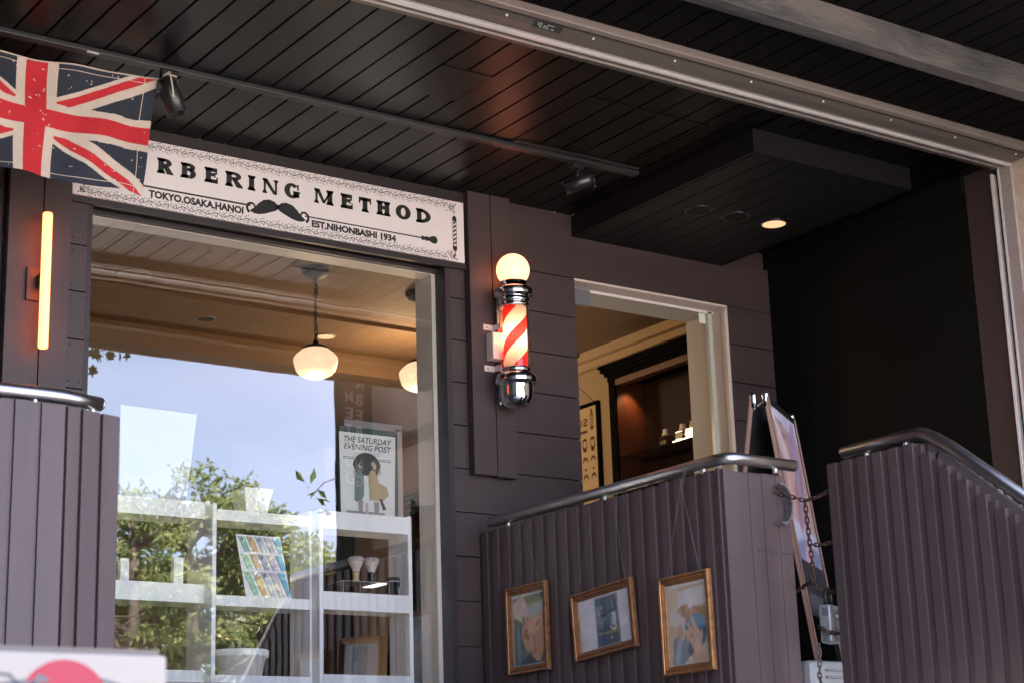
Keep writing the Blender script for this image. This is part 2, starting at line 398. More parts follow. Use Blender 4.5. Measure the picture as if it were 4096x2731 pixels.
MB().box(6.853, 6.95, -1.7575, -1.6905, .8, ZC - .001).build('face_plate', BRUSH, gr)

# ================================================================== SIGN
YS = -.03
sg = thing('shop_sign', 'long white sign with black lettering and moustache above the big window', 'sign', (3.78, YS, 4.31))
MB().box(2.768, 4.800, YS, -.0125, 4.3125, 4.6265).build('panel', WHITE, sg, bevel=.0015)
lt = MB(); YL = YS - .0012
def ring(mb, cx, cz, rx, rz, tx, tz, a0, a1, n=26):
    A = ell(cx, cz, rx, rz, n, a0, a1); B = ell(cx, cz, rx - tx, rz - tz, n, a0, a1)
    mb.strip(A, B, YL, 0, closed=abs(a1 - a0 - 2 * PI) < 1e-6)
def glyph(ch, x0, x1, z0, z1):
    W = x1 - x0; H = z1 - z0; t = .0265; sf = .0115; so = .0065; th = .0185
    R = lambda a, b, c, d: lt.poly([(a, c), (b, c), (b, d), (a, d)], YL)
    def stem(x, w=t, top=True, bot=True):
        R(x, x + w, z0, z1)
        if bot: lt.poly([(x - so, z0), (x + w + so, z0), (x + w + so, z0 + sf * .6), (x + w, z0 + sf * 1.4), (x, z0 + sf * 1.4), (x - so, z0 + sf * .6)], YL)
        if top: lt.poly([(x - so, z1), (x + w + so, z1), (x + w + so, z1 - sf * .6), (x + w, z1 - sf * 1.4), (x, z1 - sf * 1.4), (x - so, z1 - sf * .6)], YL)
    xs = x0 + so
    if ch == 'I': stem(x0 + (W - t) / 2)
    elif ch == 'H':
        stem(xs); stem(x1 - so - t); R(xs + t, x1 - so - t, z0 + H * .42, z0 + H * .42 + th)
    elif ch == 'T':
        stem(x0 + (W - t) / 2, top=False); R(x0, x1, z1 - th, z1); R(x0, x0 + .008, z1 - th - .012, z1); R(x1 - .008, x1, z1 - th - .012, z1)
    elif ch == 'E':
        stem(xs); xr = x1
        R(xs + t, xr - .004, z1 - th, z1); R(xs + t, xr, z0, z0 + th); R(xs + t, xr - .012, z0 + H * .44, z0 + H * .44 + th * .9)
        R(xr - .012, xr - .004, z1 - th - .011, z1); R(xr - .008, xr, z0, z0 + th + .011); R(xr - .018, xr - .012, z0 + H * .36, z0 + H * .7)
    elif ch in 'RBD':
        stem(xs, top=True)
        if ch == 'D':
            rx = x1 - xs - t * .6; ring(lt, xs + t * .6, (z0 + z1) / 2, rx, H / 2, t * 1.05, th * .85, -PI / 2, PI / 2)
        else:
            hz = H * .54 if ch == 'R' else H * .52
            rx = (x1 - xs) * .45
            cx = x1 - rx - (.006 if ch == 'R' else .004)
            cz = z1 - hz / 2; ring(lt, cx, cz, rx, hz / 2, t * .95, th * .8, -PI / 2, PI / 2)
            R(xs + t, cx, z1 - th * .8, z1); R(xs + t, cx, z1 - hz, z1 - hz + th * .8)
            if ch == 'B':
                h2 = H - hz + th * .8; ring(lt, cx + .002, z0 + h2 / 2, rx + .002, h2 / 2, t, th * .85, -PI / 2, PI / 2); R(xs + t, cx, z0, z0 + th * .85)
            else:
                lt.poly([(cx - .012, z1 - hz + .006), (cx + .014, z1 - hz + .006), (x1 + .002, z0 + sf * .6), (x1 + .004, z0), (x1 - t - .002, z0)], YL)
    elif ch == 'O': ring(lt, (x0 + x1) / 2, (z0 + z1) / 2, W / 2, H / 2 + .001, t * 1.1, th * .85, 0, 2 * PI, 36)
    elif ch == 'G':
        ring(lt, (x0 + x1) / 2, (z0 + z1) / 2, W / 2, H / 2 + .001, t * 1.1, th * .85, PI * .22, PI * 1.86, 32)
        R(x1 - t * 1.15, x1, z0 + .006, z0 + H * .46); R(x1 - W * .42, x1 + .004, z0 + H * .38, z0 + H * .5)
        R(x1 - .012, x1 - .003, z1 - .03, z1 - .002)
    elif ch == 'N':
        stem(xs, .011, top=True); stem(x1 - so - .011, .011, bot=False)
        lt.poly([(xs - so, z1), (xs + .018, z1), (x1 - so, z0 + .002), (x1 - so, z0), (x1 - so - .018, z0)], YL)
    elif ch == 'M':
        stem(xs, .012); stem(x1 - so - t, t); m = (x0 + x1) / 2
        lt.poly([(xs, z1), (xs + .022, z1), (m + .006, z0 + .012), (m - .006, z0 + .004)], YL)
        lt.poly([(x1 - so, z1), (x1 - so - .014, z1), (m - .006, z0 + .004), (m + .004, z0 + .004)], YL)
LX = [3.157, 3.234, 3.271, 3.347, 3.389, 3.456, 3.493, 3.58, 3.609, 3.645, 3.683, 3.765, 3.797, 3.876, 3.955, 4.059, 4.097, 4.164, 4.198, 4.266, 4.295, 4.374, 4.404, 4.489, 4.519, 4.605]
for i, ch in enumerate('RBERINGMETHOD'): glyph(ch, LX[2 * i], LX[2 * i + 1], 4.480, 4.553)
text_mb(lt, 'TOKYO.OSAKA.HANOI', 3.12, 3.587, 4.357, 4.393, YL, bold=.05)
text_mb(lt, 'EST.NIHONBASHI 1934', 3.941, 4.403, 4.355, 4.391, YL, bold=.05)
lt.line([(2.9, 4.4065), (3.622, 4.4065)], .0085, YL); lt.line([(3.905, 4.4035), (4.548, 4.4035)], .0065, YL)
lt.build('lettering', BLACKP, sg)
mo = MB(); cx = 3.764
for sgn in (-1, 1):
    top = [(0, 4.430), (.018, 4.446), (.045, 4.452), (.075, 4.445), (.1, 4.425), (.12, 4.402), (.136, 4.390)]
    bot = [(0, 4.412), (.012, 4.402), (.04, 4.39), (.07, 4.378), (.1, 4.371), (.125, 4.372), (.146, 4.382)]
    mo.strip([(cx + sgn * a, b) for a, b in top], [(cx + sgn * a, b) for a, b in bot], YL)
    sp = []
    for k in range(26):
        a = -1.1 + k * .23; r = .029 - k * .0008
        sp.append((cx + sgn * (.134 + r * math.cos(a)), 4.399 + r * math.sin(a)))
    mo.line(sp, .01, YL - .0003, ws=[.0135 - .00026 * k for k in range(26)])
mo.poly([(cx - .006, 4.43), (cx, 4.437), (cx + .006, 4.43), (cx + .006, 4.412), (cx - .006, 4.412)], YL)
mo.build('moustache_emblem', BLACKP, sg)
br = MB()
br.poly([(4.548, 4.394), (4.556, 4.392), (4.565, 4.396), (4.578, 4.391), (4.592, 4.395), (4.61, 4.386), (4.628, 4.383), (4.639, 4.392), (4.642, 4.404), (4.639, 4.416), (4.628, 4.424), (4.61, 4.421), (4.592, 4.412), (4.578, 4.416), (4.565, 4.411), (4.556, 4.415), (4.548, 4.413)], YL)
br.build('brush_emblem', BLACKP, sg); br = MB()
br.poly([(4.731, 4.375), (4.737, 4.366), (4.75, 4.366), (4.756, 4.375), (4.756, 4.392), (4.731, 4.392)], YL)
br.poly([(4.731, 4.538), (4.737, 4.546), (4.743, 4.552), (4.75, 4.546), (4.756, 4.538), (4.756, 4.522), (4.731, 4.522)], YL)
br.line([(4.734, 4.39), (4.734, 4.524)], .0028, YL); br.line([(4.7535, 4.39), (4.7535, 4.524)], .0028, YL)
for k in range(6):
    z = 4.396 + k * .0215; br.poly([(4.736, z), (4.752, z + .012), (4.752, z + .022), (4.736, z + .010)], YL)
br.build('pole_emblem', BLACKP, sg)
sc = MB()
def curl(cx, cz, r, a0, turns, dirn, w=.003):
    pts = []
    n = int(14 * turns)
    for k in range(n + 1):
        a = a0 + dirn * 2 * PI * turns * k / n; q = r * (1 - .82 * k / n)
        pts.append((cx + q * math.cos(a), cz + q * math.sin(a)))
    sc.line(pts, w, YL, ws=[w * (1 - .45 * k / n) for k in range(n + 1)])
def leaf(x, z, a, l):
    p = lambda u, v: (x + u * math.cos(a) - v * math.sin(a), z + u * math.sin(a) + v * math.cos(a))
    sc.poly([p(0, 0), p(l * .5, l * .2), p(l, 0), p(l * .5, -l * .16)], YL)
def scroll(x0, x1, zc, flip):
    P = .078; n = int((x1 - x0) / (P / 2)); P = 2 * (x1 - x0) / n; pts = []
    m = n * 10
    for k in range(m + 1):
        xx = x0 + (x1 - x0) * k / m
        pts.append((xx, zc + .0075 * math.sin(2 * PI * (xx - x0) / P) * flip))
    sc.line(pts, .0032, YL)
    for k in range(n):
        xx = x0 + (k + .5) * P / 2; s = (1 if k % 2 == 0 else -1) * flip
        curl(xx - .002, zc - s * .001, .0125, -PI / 2 * s, 1.35, s, .0034)
        curl(xx + .02, zc + s * .011, .0055, PI / 2 * s, .9, -s, .0025)
        for q in range(3):
            leaf(xx - .016 + q * .011, zc + s * (.012 + .002 * q), s * (.6 + .5 * q), .011)
        leaf(xx + .01, zc - s * .013, -s * .8, .01)
scroll(2.83, 4.70, 4.601, 1); scroll(2.83, 4.70, 4.333, -1)
for (x, z, sx, sz) in ((4.745, 4.603, 1, 1), (4.745, 4.331, 1, -1), (2.80, 4.331, -1, -1), (2.80, 4.603, -1, 1)):
    for q in range(5):
        curl(x - sx * (.008 + .013 * (q % 3)), z - sz * .012 * (q // 2), .008, q * 1.3, 1.1, 1 if q % 2 else -1, .0038)
    for q in range(7): leaf(x - sx * random.random() * .05, z - sz * random.random() * .045, random.random() * 6, .013)
    leaf(x, z, PI / 4 * sx * sz, .018); leaf(x, z, PI + PI / 4 * sx * sz, .018)
for z in (4.345, 4.355, 4.565, 4.575):
    curl(4.743, z, .006, z * 50, 1.2, 1, .003)
sc.build('scroll_border', BLACKP, sg)

# ================================================================== FLAG
fl = MB(); NU, NV = 330, 170
def flagpos(u, v):
    cxp = 2.362; L = .508 - (.045 * (1 - v) if u > 0 else 0) * abs(u)
    x = cxp + u * L + .01 * (v - .5)
    z = 4.122 + .482 * v + (.03 * u * u * v if u > 0 else .015 * u * u * v) - .006 * (1 - v) * max(0, u)
    y = -.66 + .012 * math.sin(u * 7 + v * 2.2) + .009 * math.sin(u * 13 - v * 5) * (1 - v * .4) + .006 * math.sin(v * 9 + u * 3)
    z += .004 * math.sin(u * 9 + 1.3) * (1 - v)
    return (x, y, z)
def flagcol(u, v):
    x = u * .5; z = (v - .5) * .5
    if (abs(u - .9) < .0022 or abs(v - .05) < .004 or abs(v - .955) < .003) and not (abs(x) < .08 or abs(z) < .068): return 0
    if abs(x) < .0435 or abs(z) < .0375: return 1
    if abs(x) < .082 or abs(z) < .069: return 0
    n = (.5 ** 2 + .25 ** 2) ** .5
    if x * z > 0: d = (z * .5 - x * .25) / n * (1 if x > 0 else -1)      # up to the right
    else: d = (z * .5 + x * .25) / n * (-1 if x > 0 else 1)
    if 0.0 < d < .034: return 1
    if -.036 < d < .052: return 0
    return 2
vs = [flagpos(-1 + 2 * i / NU, j / NV) for j in range(NV + 1) for i in range(NU + 1)]
fl.v = vs
specks = [(random.uniform(-1, 1), random.random(), random.uniform(.002, .0055)) for _ in range(90)]
spk = {}
for a, b, r in specks:
    for _ in range(random.randint(1, 3)):
        i = int((a + 1 + random.uniform(-.012, .012)) / 2 * NU); j = int((b + random.uniform(-.012, .012)) * NV)
        w = max(1, int(r * NU * .5))
        for ii in range(i, i + random.randint(1, w + 1)):
            for jj in range(j, j + random.randint(1, w + 1)): spk[(ii, jj)] = 1
for j in range(NV):
    for i in range(NU):
        u = -1 + 2 * (i + .5) / NU; v = (j + .5) / NV
        c = flagcol(u + .0007 * math.sin(v * 40), v + .001 * math.sin(u * 25))
        if spk.get((i, j)): c = 0
        k = j * (NU + 1) + i
        fl.f.append([k, k + 1, k + NU + 2, k + NU + 1]); fl.m.append(c); fl.sm.append(True)
fg = thing('flag', 'worn red white and navy Union Jack flag hanging from the ceiling track', 'flag', (2.36, -.66, 4.12))
fo = fl.build('cloth', [CLOTH, RED, NAVY], fg)
sd = fo.modifiers.new('thick', 'SOLIDIFY'); sd.thickness = .0015
hm = MB(); hm.tube([Vector(flagpos(-1 + 2 * k / 40, 1)) + Vector((0, 0, .002)) for k in range(41)], .0035, 6); hm.build('hem', CLOTH, fg)
st = MB(); hz = Vector(flagpos(1, 1))
st.tube([hz, hz + Vector((.012, -.004, .006)), (2.892, -.738, 4.64)], .0032, 6)
st.tube([(2.892, -.738, 4.64), (2.898, -.745, 4.60), (2.905, -.748, 4.555), (2.905, -.748, 4.54)], .0034, 6)
st.tube([(2.90, -.66, 4.645), (2.90, -.70, 4.648), (2.94, -.70, 4.643), (2.94, -.66, 4.642), (2.90, -.66, 4.645)], .0028, 6)
st.lathe([(0, -.008), (.006, -.003), (.005, .004), (0, .008)], (2.905, -.748, 4.535), 8)
st.build('tie_string', STRING, fg)

# ================================================================== TRACK + SPOTS
tr = thing('ceiling_track', 'thin black lighting track along the black plank ceiling', 'track', (3.5, -.68, ZC))
MB().box(-1, 5.385, -.705, -.66, ZC - .022, ZC - .0005).build('track', mat('black_track', (.02, .02, .021), .4), tr, bevel=.003)
MB().box(4.62, 5.36, -.742, -.724, ZC - .009, ZC - .0045).build('wire_cover', mat('black_track2', (.016, .016, .016), .5), tr)
MB().box(2.55, 2.6, -.706, -.694, ZC - .026, ZC - .0225).build('paint_chip', mat('chipped_white', (.6, .57, .55), .7), tr)
def spot(label, base, a, b, r, cable):
    t = thing('spotlight', label, 'spotlight', base, group='spotlights on the ceiling track')
    bx = Vector(base)
    MB().box(bx.x - .035, bx.x + .035, bx.y - .016, bx.y + .016, ZC - .05, ZC - .0225).build('adapter', BLACKM, t, bevel=.003)
    m = Vector(a) * .35 + Vector(b) * .65 if cable else Vector(a) * .75 + Vector(b) * .25
    MB().tube([(bx.x, bx.y, ZC - .05), (bx.x, bx.y, m.z + r * .6)], .011, 12).build('stem', BLACKM, t)
    ax = (Vector(b) - Vector(a)); L = ax.length; ax.normalize()
    MB().lathe([(r * .25, -.012), (r * .75, 0), (r * .96, .02), (r, .04), (r, L), (r * .93, L), (r * .9, L - .02), (0, L - .022)], a, 28, axis=ax).build('housing', mat('black_housing', (.014, .014, .015), .3, spec=.6), t)
    if cable:
        q = Vector(a)
        MB().tube([(bx.x + .012, bx.y, ZC - .09), (bx.x + .05, bx.y, ZC - .108), (bx.x + .09, bx.y, ZC - .105), (bx.x + .105, bx.y, ZC - .125), (bx.x + .09, bx.y, ZC - .145), q + Vector((.02, 0, .012))], .005, 8).build('cable', BLACKM, t)
    else:
        mb = MB()
        for s in (-1, 1):
            mb.tube([m + Vector((s * r * 1.05, 0, -.02)), m + Vector((s * r * .9, 0, .05)), (bx.x, bx.y, ZC - .06)], .006, 8)
        mb.build('yoke', BLACKM, t)
spot('black spotlight with a beige string tied to it, beside the flag corner', (2.915, -.68, ZC), (2.905, -.68, 4.625), (2.952, -.69, 4.482), .042, False)
spot('black spotlight with a looped cable above the right end of the sign', (5.025, -.68, ZC), (5.08, -.715, 4.592), (4.975, -.64, 4.540), .034, True)

# ================================================================== TUBE LAMP
tl = thing('tube_wall_lamp', 'glowing amber vertical tube lamp on the left purple column', 'wall lamp', (2.62, -.12, 3.87))
MB().lathe([(.0, 3.578), (.018, 3.58), (.0205, 3.586), (.0205, 4.163), (.018, 4.169), (0, 4.17)], (2.628, -.12, 0), 24).build('tube', emat('tube_glow', (1.0, .165, .05), 9.0), tl)
MB().box(2.572, 2.64, -.056, -.0405, 3.80, 3.942).build('back_plate', mat('plate_bronze', (.06, .045, .042), .35, metal=.5), tl)
MB().box(2.61, 2.643, -.105, -.0565, 3.85, 3.905).build('bracket', BLACKM, tl)

# ================================================================== BARBER POLE
px, py = 5.001, -.155
bp = thing('barber_pole', 'lit red and white striped barber pole with chrome caps and glowing globe', 'barber pole', (px, py, 3.57))
MB().lathe([(0, -.084)] + [(.083 * math.cos(a), .083 * math.sin(a)) for a in [math.radians(-80 + 10 * k) for k in range(17)]] + [(0, .083)], (px, py, 4.272), 40).build('globe', emat('globe_glow', (1.0, .29, .14), 4.3), bp)
MB().lathe([(.05, 4.212), (.068, 4.210), (.070, 4.205), (.070, 4.180), (.078, 4.176), (.094, 4.170), (.098, 4.162), (.098, 4.140), (.092, 4.132), (.08, 4.128), (.078, 4.122), (.083, 4.116), (.083, 4.104), (.078, 4.099), (.074, 4.095), (.08, 4.090), (.08, 4.080), (.075, 4.076), (.05, 4.076)], (px, py, 0), 48).build('top_cap', CHROME, bp)
MB().lathe([(.05, 3.772), (.072, 3.772), (.078, 3.766), (.078, 3.756), (.074, 3.752), (.082, 3.746), (.09, 3.738), (.1, 3.73), (.104, 3.722), (.104, 3.700), (.098, 3.692), (.086, 3.688), (.083, 3.68), (.083, 3.64), (.079, 3.615), (.068, 3.594), (.05, 3.580), (.025, 3.574), (0, 3.573)], (px, py, 0), 48).build('bottom_cap', CHROME, bp)
MB().lathe([(.076, 3.768), (.076, 4.08)], (px, py, 0), 40, cap=False).build('glass_cylinder', glass_mat('cylinder_glass', 1.6, (.985, .98, .97)), bp)
def stripe_mat():
    m = bpy.data.materials.new('pole_stripes'); m.use_nodes = True; nt = m.node_tree; nt.nodes.clear()
    N = nt.nodes.new; L = nt.links.new
    o = N('ShaderNodeOutputMaterial'); tc = N('ShaderNodeTexCoord'); sp = N('ShaderNodeSeparateXYZ'); L(tc.outputs['Object'], sp.inputs[0])
    def M(op, a, b=None):
        n = N('ShaderNodeMath'); n.operation = op
        for i, v in enumerate((a, b)):
            if v is None: continue
            if isinstance(v, (int, float)): n.inputs[i].default_value = v
            else: L(v, n.inputs[i])
        return n.outputs[0]
    ny = M('MULTIPLY', sp.outputs[1], -1.)
    ang = M('ARCTAN2', sp.outputs[0], ny)
    t = M('SUBTRACT', M('DIVIDE', sp.outputs[2], .176), M('DIVIDE', ang, PI))
    fr = M('FRACT', M('ADD', t, 10.0))
    s = M('LESS_THAN', fr, .43)
    mx = N('ShaderNodeMix'); mx.data_type = 'RGBA'; L(s, mx.inputs[0]); mx.inputs[6].default_value = (.62, .52, .43, 1); mx.inputs[7].default_value = (.58, .022, .026, 1)
    d = N('ShaderNodeBsdfDiffuse'); tr_ = N('ShaderNodeBsdfTranslucent'); ms = N('ShaderNodeMixShader'); ms.inputs[0].default_value = .6
    L(mx.outputs[2], d.inputs[0]); L(mx.outputs[2], tr_.inputs[0]); L(d.outputs[0], ms.inputs[1]); L(tr_.outputs[0], ms.inputs[2]); L(ms.outputs[0], o.inputs[0])
    return m
so = MB().lathe([(.0585, -.165), (.0585, .165)], (0, 0, 0), 48, cap=False).build('striped_cylinder', stripe_mat(), bp, local=True)
so.location = (0, 0, 3.922 - 3.57)
lamp('pole_bulb', (px, py, 3.93), 1.7, (1, .66, .36), .02, bp)
for z0, z1 in ((3.978, 4.006), (3.770, 3.799)):
    bk = MB(); bk.box(4.885, 4.945, -.0535, -.0505, z0, z1); bk.box(4.942, 4.945, -.115, -.054, z0, z1); bk.lathe([(.004, 0), (0, .003)], (4.905, -.0537, (z0 + z1) / 2), 10, axis=(0, -1, 0), mi=1)
    bk.build('bracket', [mat('pale_bracket', (.66, .58, .54), .4, metal=.3), BLACKM], bp)
MB().box(4.90, 4.99, -.11, -.0505, 3.822, 3.957).build('junction_box', mat('cream_box', (.66, .56, .50), .4), bp, bevel=.004)
MB().box(4.955, 5.03, -.075, -.0505, 3.60, 4.15).build('back_plate', CHROME, bp)

# ================================================================== DOWNLIGHTS
def downlight(name, label, x, y, z, r, lit, group, ringmat):
    t = thing(name, label, 'downlight', (x, y, z), group=group)
    MB().lathe([(r * 1.18, 0), (r * 1.16, -.005), (r * 1.0, -.006), (r * .98, -.001), (r * .98, 0)], (x, y, z - .0006), 36, cap=False).build('trim_ring', ringmat, t)
    MB().lathe([(r * .97, -.0055), (r * .8, -.002), (r * .6, -.0012), (0, -.001)], (x, y, z - .0004), 32).build('reflector', lit, t)
    return t
DLIT = emat('lamp_glow', (1.0, .60, .31), 1.12)
DOFF = mat('unlit_reflector', (.004, .004, .004), .5, spec=.2)
downlight('downlight', 'lit round downlight in the black box over the door', 6.278, -.69, 4.5735, .062, DLIT, 'downlights over the door', BLACKM)
downlight('downlight', 'unlit black downlight nearest the spotlight in the box over the door', 5.80, -.655, 4.5735, .062, DOFF, 'downlights over the door', BLACKM)
downlight('downlight', 'middle unlit black downlight beside the lit one over the door', 6.028, -.675, 4.5735, .062, DOFF, 'downlights over the door', BLACKM)
IRING = mat('brown_ring', (.24, .17, .12), .5)
downlight('ceiling_speaker', 'round flush speaker in the brown interior ceiling by the left window edge', 3.90, 1.94, 4.66, .085, mat('speaker_mesh', (.2, .15, .11), .7), None, IRING)['category'] = 'speaker'
downlight('downlight', 'dark unlit downlight in the interior ceiling behind the big window', 4.63, 2.55, 4.66, .055, mat('dark_reflector', (.01, .008, .007), .4), 'interior downlights', IRING)
downlight('downlight', 'glowing downlight in the interior ceiling beside the pendant chain', 5.46, 2.55, 4.66, .055, DLIT, 'interior downlights', IRING)
lamp('interior_downlight', (5.46, 2.55, 4.63), 8, (1, .72, .42), .05, None, 'SPOT', (0, 0, 0), 2.4)

# ================================================================== PENDANTS
PG = mat('pendant_iron', (.02, .024, .022), .5)
def pendant(label, x, y, ztop):
    t = thing('pendant_lamp', label, 'pendant lamp', (x, y, 4.66), group='schoolhouse pendants inside the shop')
    MB().lathe([(.078, 4.6595), (.080, 4.652), (.066, 4.622), (.03, 4.600), (.012, 4.592), (0, 4.59)], (x, y, 0), 32).build('canopy', PG, t)
    ch = MB(); z = 4.592; k = 0
    while z > ztop + .045:
        pts = []
        for q in range(12):
            a = 2 * PI * q / 12
            u, w = .0085 * math.cos(a), .017 * math.sin(a)
            pts.append((x + (u if k % 2 else 0), y + (0 if k % 2 else u), z - .014 + w))
        ch.tube(pts, .0024, 5, closed=True); z -= .026; k += 1
    pts = [(x + .009 * math.sin(q * 1.1), y - .006, 4.592 - (4.592 - ztop - .03) * q / 9) for q in range(10)]
    ch.tube(pts, .0026, 5)
    ch.build('chain', PG, t)
    MB().lathe([(0, ztop + .052), (.014, ztop + .05), (.018, ztop + .028), (.05, ztop + .022), (.068, ztop + .010), (.070, ztop + .002), (.06, ztop + .002)], (x, y, 0), 32).build('fitter', PG, t)
    zz = ztop
    MB().lathe([(.062, zz + .004), (.078, zz - .004), (.104, zz - .026), (.121, zz - .046), (.123, zz - .062), (.118, zz - .085), (.108, zz - .12), (.092, zz - .138), (.055, zz - .156), (.03, zz - .165), (0, zz - .168)], (x, y, 0), 40).build('shade', emat('milk_glass_glow', (1.0, .66, .41), 1.3), t)
    lamp('pendant_light', (x, y, zz - .26), 9, (1, .66, .34), .1, t)
pendant('glowing milk glass pendant on a chain in the middle of the window', 4.728, 1.36, 4.193)
pendant('glowing milk glass pendant half hidden by the right window edge', 5.475, 1.47, 4.228)

# ================================================================== FENCES
ZR = 3.014; RR = .0245
# left fence: front boards, then a return angled back
lf = thing('plank_fence', 'purple plank fence at the left edge under a bright handrail', 'fence', (2.0, -1.55, 0))
def shadow_boards(mb, p0, p1, ztop, zbot, period, big, t_big, t_small, rec, normal, phase=0., jit=.003):
    # alternating proud and recessed boards along p0->p1; normal points outwards
    p0 = Vector((*p0, 0)); p1 = Vector((*p1, 0)); d = (p1 - p0); L = d.length; d.normalize(); nrm = Vector((*normal, 0))
    s = -phase
    while s < L:
        for a, b, front, t in ((s, s + big, 0, t_big), (s + big + .0015, s + period - .0015, -rec, t_small)):
            a2 = max(a, 0); b2 = min(b, L)
            if b2 - a2 < .004: continue
            zt = ztop((a2 + b2) / 2) + random.uniform(-jit, jit)
            c = p0 + d * (a2 + b2) / 2 + nrm * (front - t / 2); c.z = (zt + zbot) / 2
            mb.obox(c, d * ((b2 - a2) / 2), nrm * (t / 2), (0, 0, (zt - zbot) / 2))
        s += period
m = MB(); shadow_boards(m, (.6, -1.575), (2.176, -1.575), lambda s: 2.982, 0, .089, .046, .036, .03, .009, (0, -1), phase=.02)
m.build('boards', PURPLE2, lf)
a = math.radians(17); dv = (math.cos(a), math.sin(a))
m = MB(); shadow_boards(m, (2.186, -1.565), (2.186 + .228 * dv[0], -1.565 + .228 * dv[1]), lambda s: 2.98, 0, .083, .068, .036, .022, .012, (math.sin(a), -math.cos(a)), phase=.02)
m.build('return_boards', PURPLE2, lf)
MB().box(.6, 2.15, -1.53, -1.50, 0, 2.94).build('backing', DARKPURP, lf)
hr = MB(); hr.tube([(.6, -1.553, ZR), (2.0, -1.553, ZR), (2.13, -1.553, ZR), (2.18, -1.548, ZR), (2.22, -1.535, ZR), (2.318, -1.505, ZR)], RR, 18); hr.lathe([(RR, 0), (RR * .9, .008), (RR * .5, .016), (0, .018)], (2.318, -1.505, ZR), 18, axis=(.956, .29, 0))
hl = hr.build('handrail', STEEL, lf)
mb = MB()
PEG = mat('peg_steel', (.7, .68, .66), .3, metal=.8)
for x, y in ((2.075, -1.553), (2.29, -1.515), (1.5, -1.553), (1.0, -1.553)): MB().tube([(x, y, 2.972), (x, y, ZR - .015)], .010, 12).build('rail_peg', PEG, hl)

# middle fence: side facing left with the pictures, front facing the street
mf = thing('plank_fence', 'purple plank fence between window and door carrying three gilt frames', 'fence', (4.9, -.9, 0))
m = MB(); shadow_boards(m, (4.86, -.02), (4.86, -1.735), lambda s: 2.978, 0, .0895, .046, .036, .03, .010, (-1, 0), phase=0)
m.build('side_boards', PURPLE2, mf)
m = MB(); zt = 2.972
for x0, x1, y in ((4.868, 4.915, -1.757), (4.9165, 5.004, -1.752), (5.0065, 5.077, -1.752), (5.0795, 5.157, -1.752)):
    m.box(x0, x1, y, -1.70, 0, zt + random.uniform(-.003, .003))
m.box(5.1595, 5.228, -1.752, -1.70, 0, 2.865)          # cut away at the corner for the chain
m.box(5.1595, 5.196, -1.752, -1.70, 2.866, zt)

MB().box(4.905, 4.93, -1.69, -.03, 0, 2.93).build('backing', DARKPURP, mf)
for x in (5.0, 5.042, 5.07, 5.112, 5.14, 5.178, 5.206): m.lathe([(.005, 0), (.003, .0015), (0, .001)], (x, -1.7525, 2.655 - (x - 5) * .03), 10, axis=(0, -1, 0), mi=1)
m.build('front_boards', [PURPLE2, mat('nail_dimple', (.05, .04, .045), .4)], mf)
hr = MB(); hr.tube([(4.868, -.09, ZR), (4.868, -1.70, ZR), (4.872, -1.745, ZR), (4.885, -1.772, ZR), (4.91, -1.783, ZR), (5.245, -1.775, ZR)], RR, 18)
hl = hr.build('handrail', STEEL, mf)
mb = MB()
for x, y in ((4.868, -.24), (4.868, -.98), (4.868, -1.64), (5.135, -1.778)):
    MB().tube([(x, y, 2.972), (x, y, ZR - .015)], .011, 12).build('rail_peg', PEG, hl)
hook = MB(); hook.lathe([(.004, 0), (.004, .012), (.006, .014), (0, .02)], (4.855, -1.66, 2.42), 10, axis=(-1, 0, 0)); hook.build('hook', ALUB, mf)
bb = MB()
A = ell(5.150, 2.845, .052, .085, 18, -PI / 2 - .3, PI / 2 + .2); B = ell(5.150, 2.845, .044, .077, 18, -PI / 2 - .3, PI / 2 + .2)
for i in range(len(A) - 1):
    q = [A[i], A[i + 1], B[i + 1], B[i]]
    bb.prism(q, -1.80, -1.715)
bb.build('bent_steel_band', mat('worn_band', (.22, .21, .22), .45, metal=.6, noise=.5, nscale=50), mf)

# right fence: level part, then stepping down beside the stairs
rf = thing('stepped_plank_fence', 'purple plank fence at the right stepping down beside a sloping handrail', 'fence', (5.2, -2.4, 0))
P = .0828
def rtop(y): return 2.972 if y > -2.475 else 2.972 + (y + 2.475) * .81
m = MB(); y = -2.045 + .036
while y > -3.6:
    for a, b, f, t in ((y, y - .0455, 0, .036), (y - .046, y - P + .0015, .010, .027)):
        zt = rtop(b + .012)
        m.box(5.2 + f, 5.2 + f + t, b, a, 0, zt)
    y -= P
m.build('boards', PURPLE2, rf)
m = MB(); y = -2.045
while y > -3.6:
    for a, b, f, t in ((y, y - .0455, 0, .03), (y - .046, y - P + .0015, .01, .03)):
        m.box(5.275 + f, 5.275 + f + t, b, a, 0, rtop(b + .012) + (.035 if b < -2.5 else -.02) - (.02 if f else 0))
    y -= P
m.build('inner_boards', PURPLE2, rf)
bar = MB(); pts = [(5.258, -2.36, 2.968), (5.258, -2.45, 2.972), (5.258, -2.50, 2.960), (5.258, -2.554, 2.930), (5.258, -3.6, 2.930 - 1.046 * .815)]
for p, q in zip(pts, pts[1:]):
    p = Vector(p); q = Vector(q); d = (q - p); c = (p + q) / 2; L = d.length / 2; d.normalize()
    bar.obox(c + Vector((0, 0, -.012)), d * (L + .004), (.014, 0, 0), d.cross(Vector((1, 0, 0))).normalized() * .019)
bar.build('cap_bar', mat('purple_bar', (.13, .105, .118), .45), rf)
hr = MB(); hr.tube([(5.245, -2.065, ZR), (5.245, -2.38, ZR), (5.245, -2.43, ZR), (5.245, -2.47, ZR - .002), (5.245, -2.51, ZR - .014), (5.245, -2.55, ZR - .036), (5.245, -2.618, 2.933), (5.245, -3.6, 2.933 - .982 * .774)], .0255, 20)
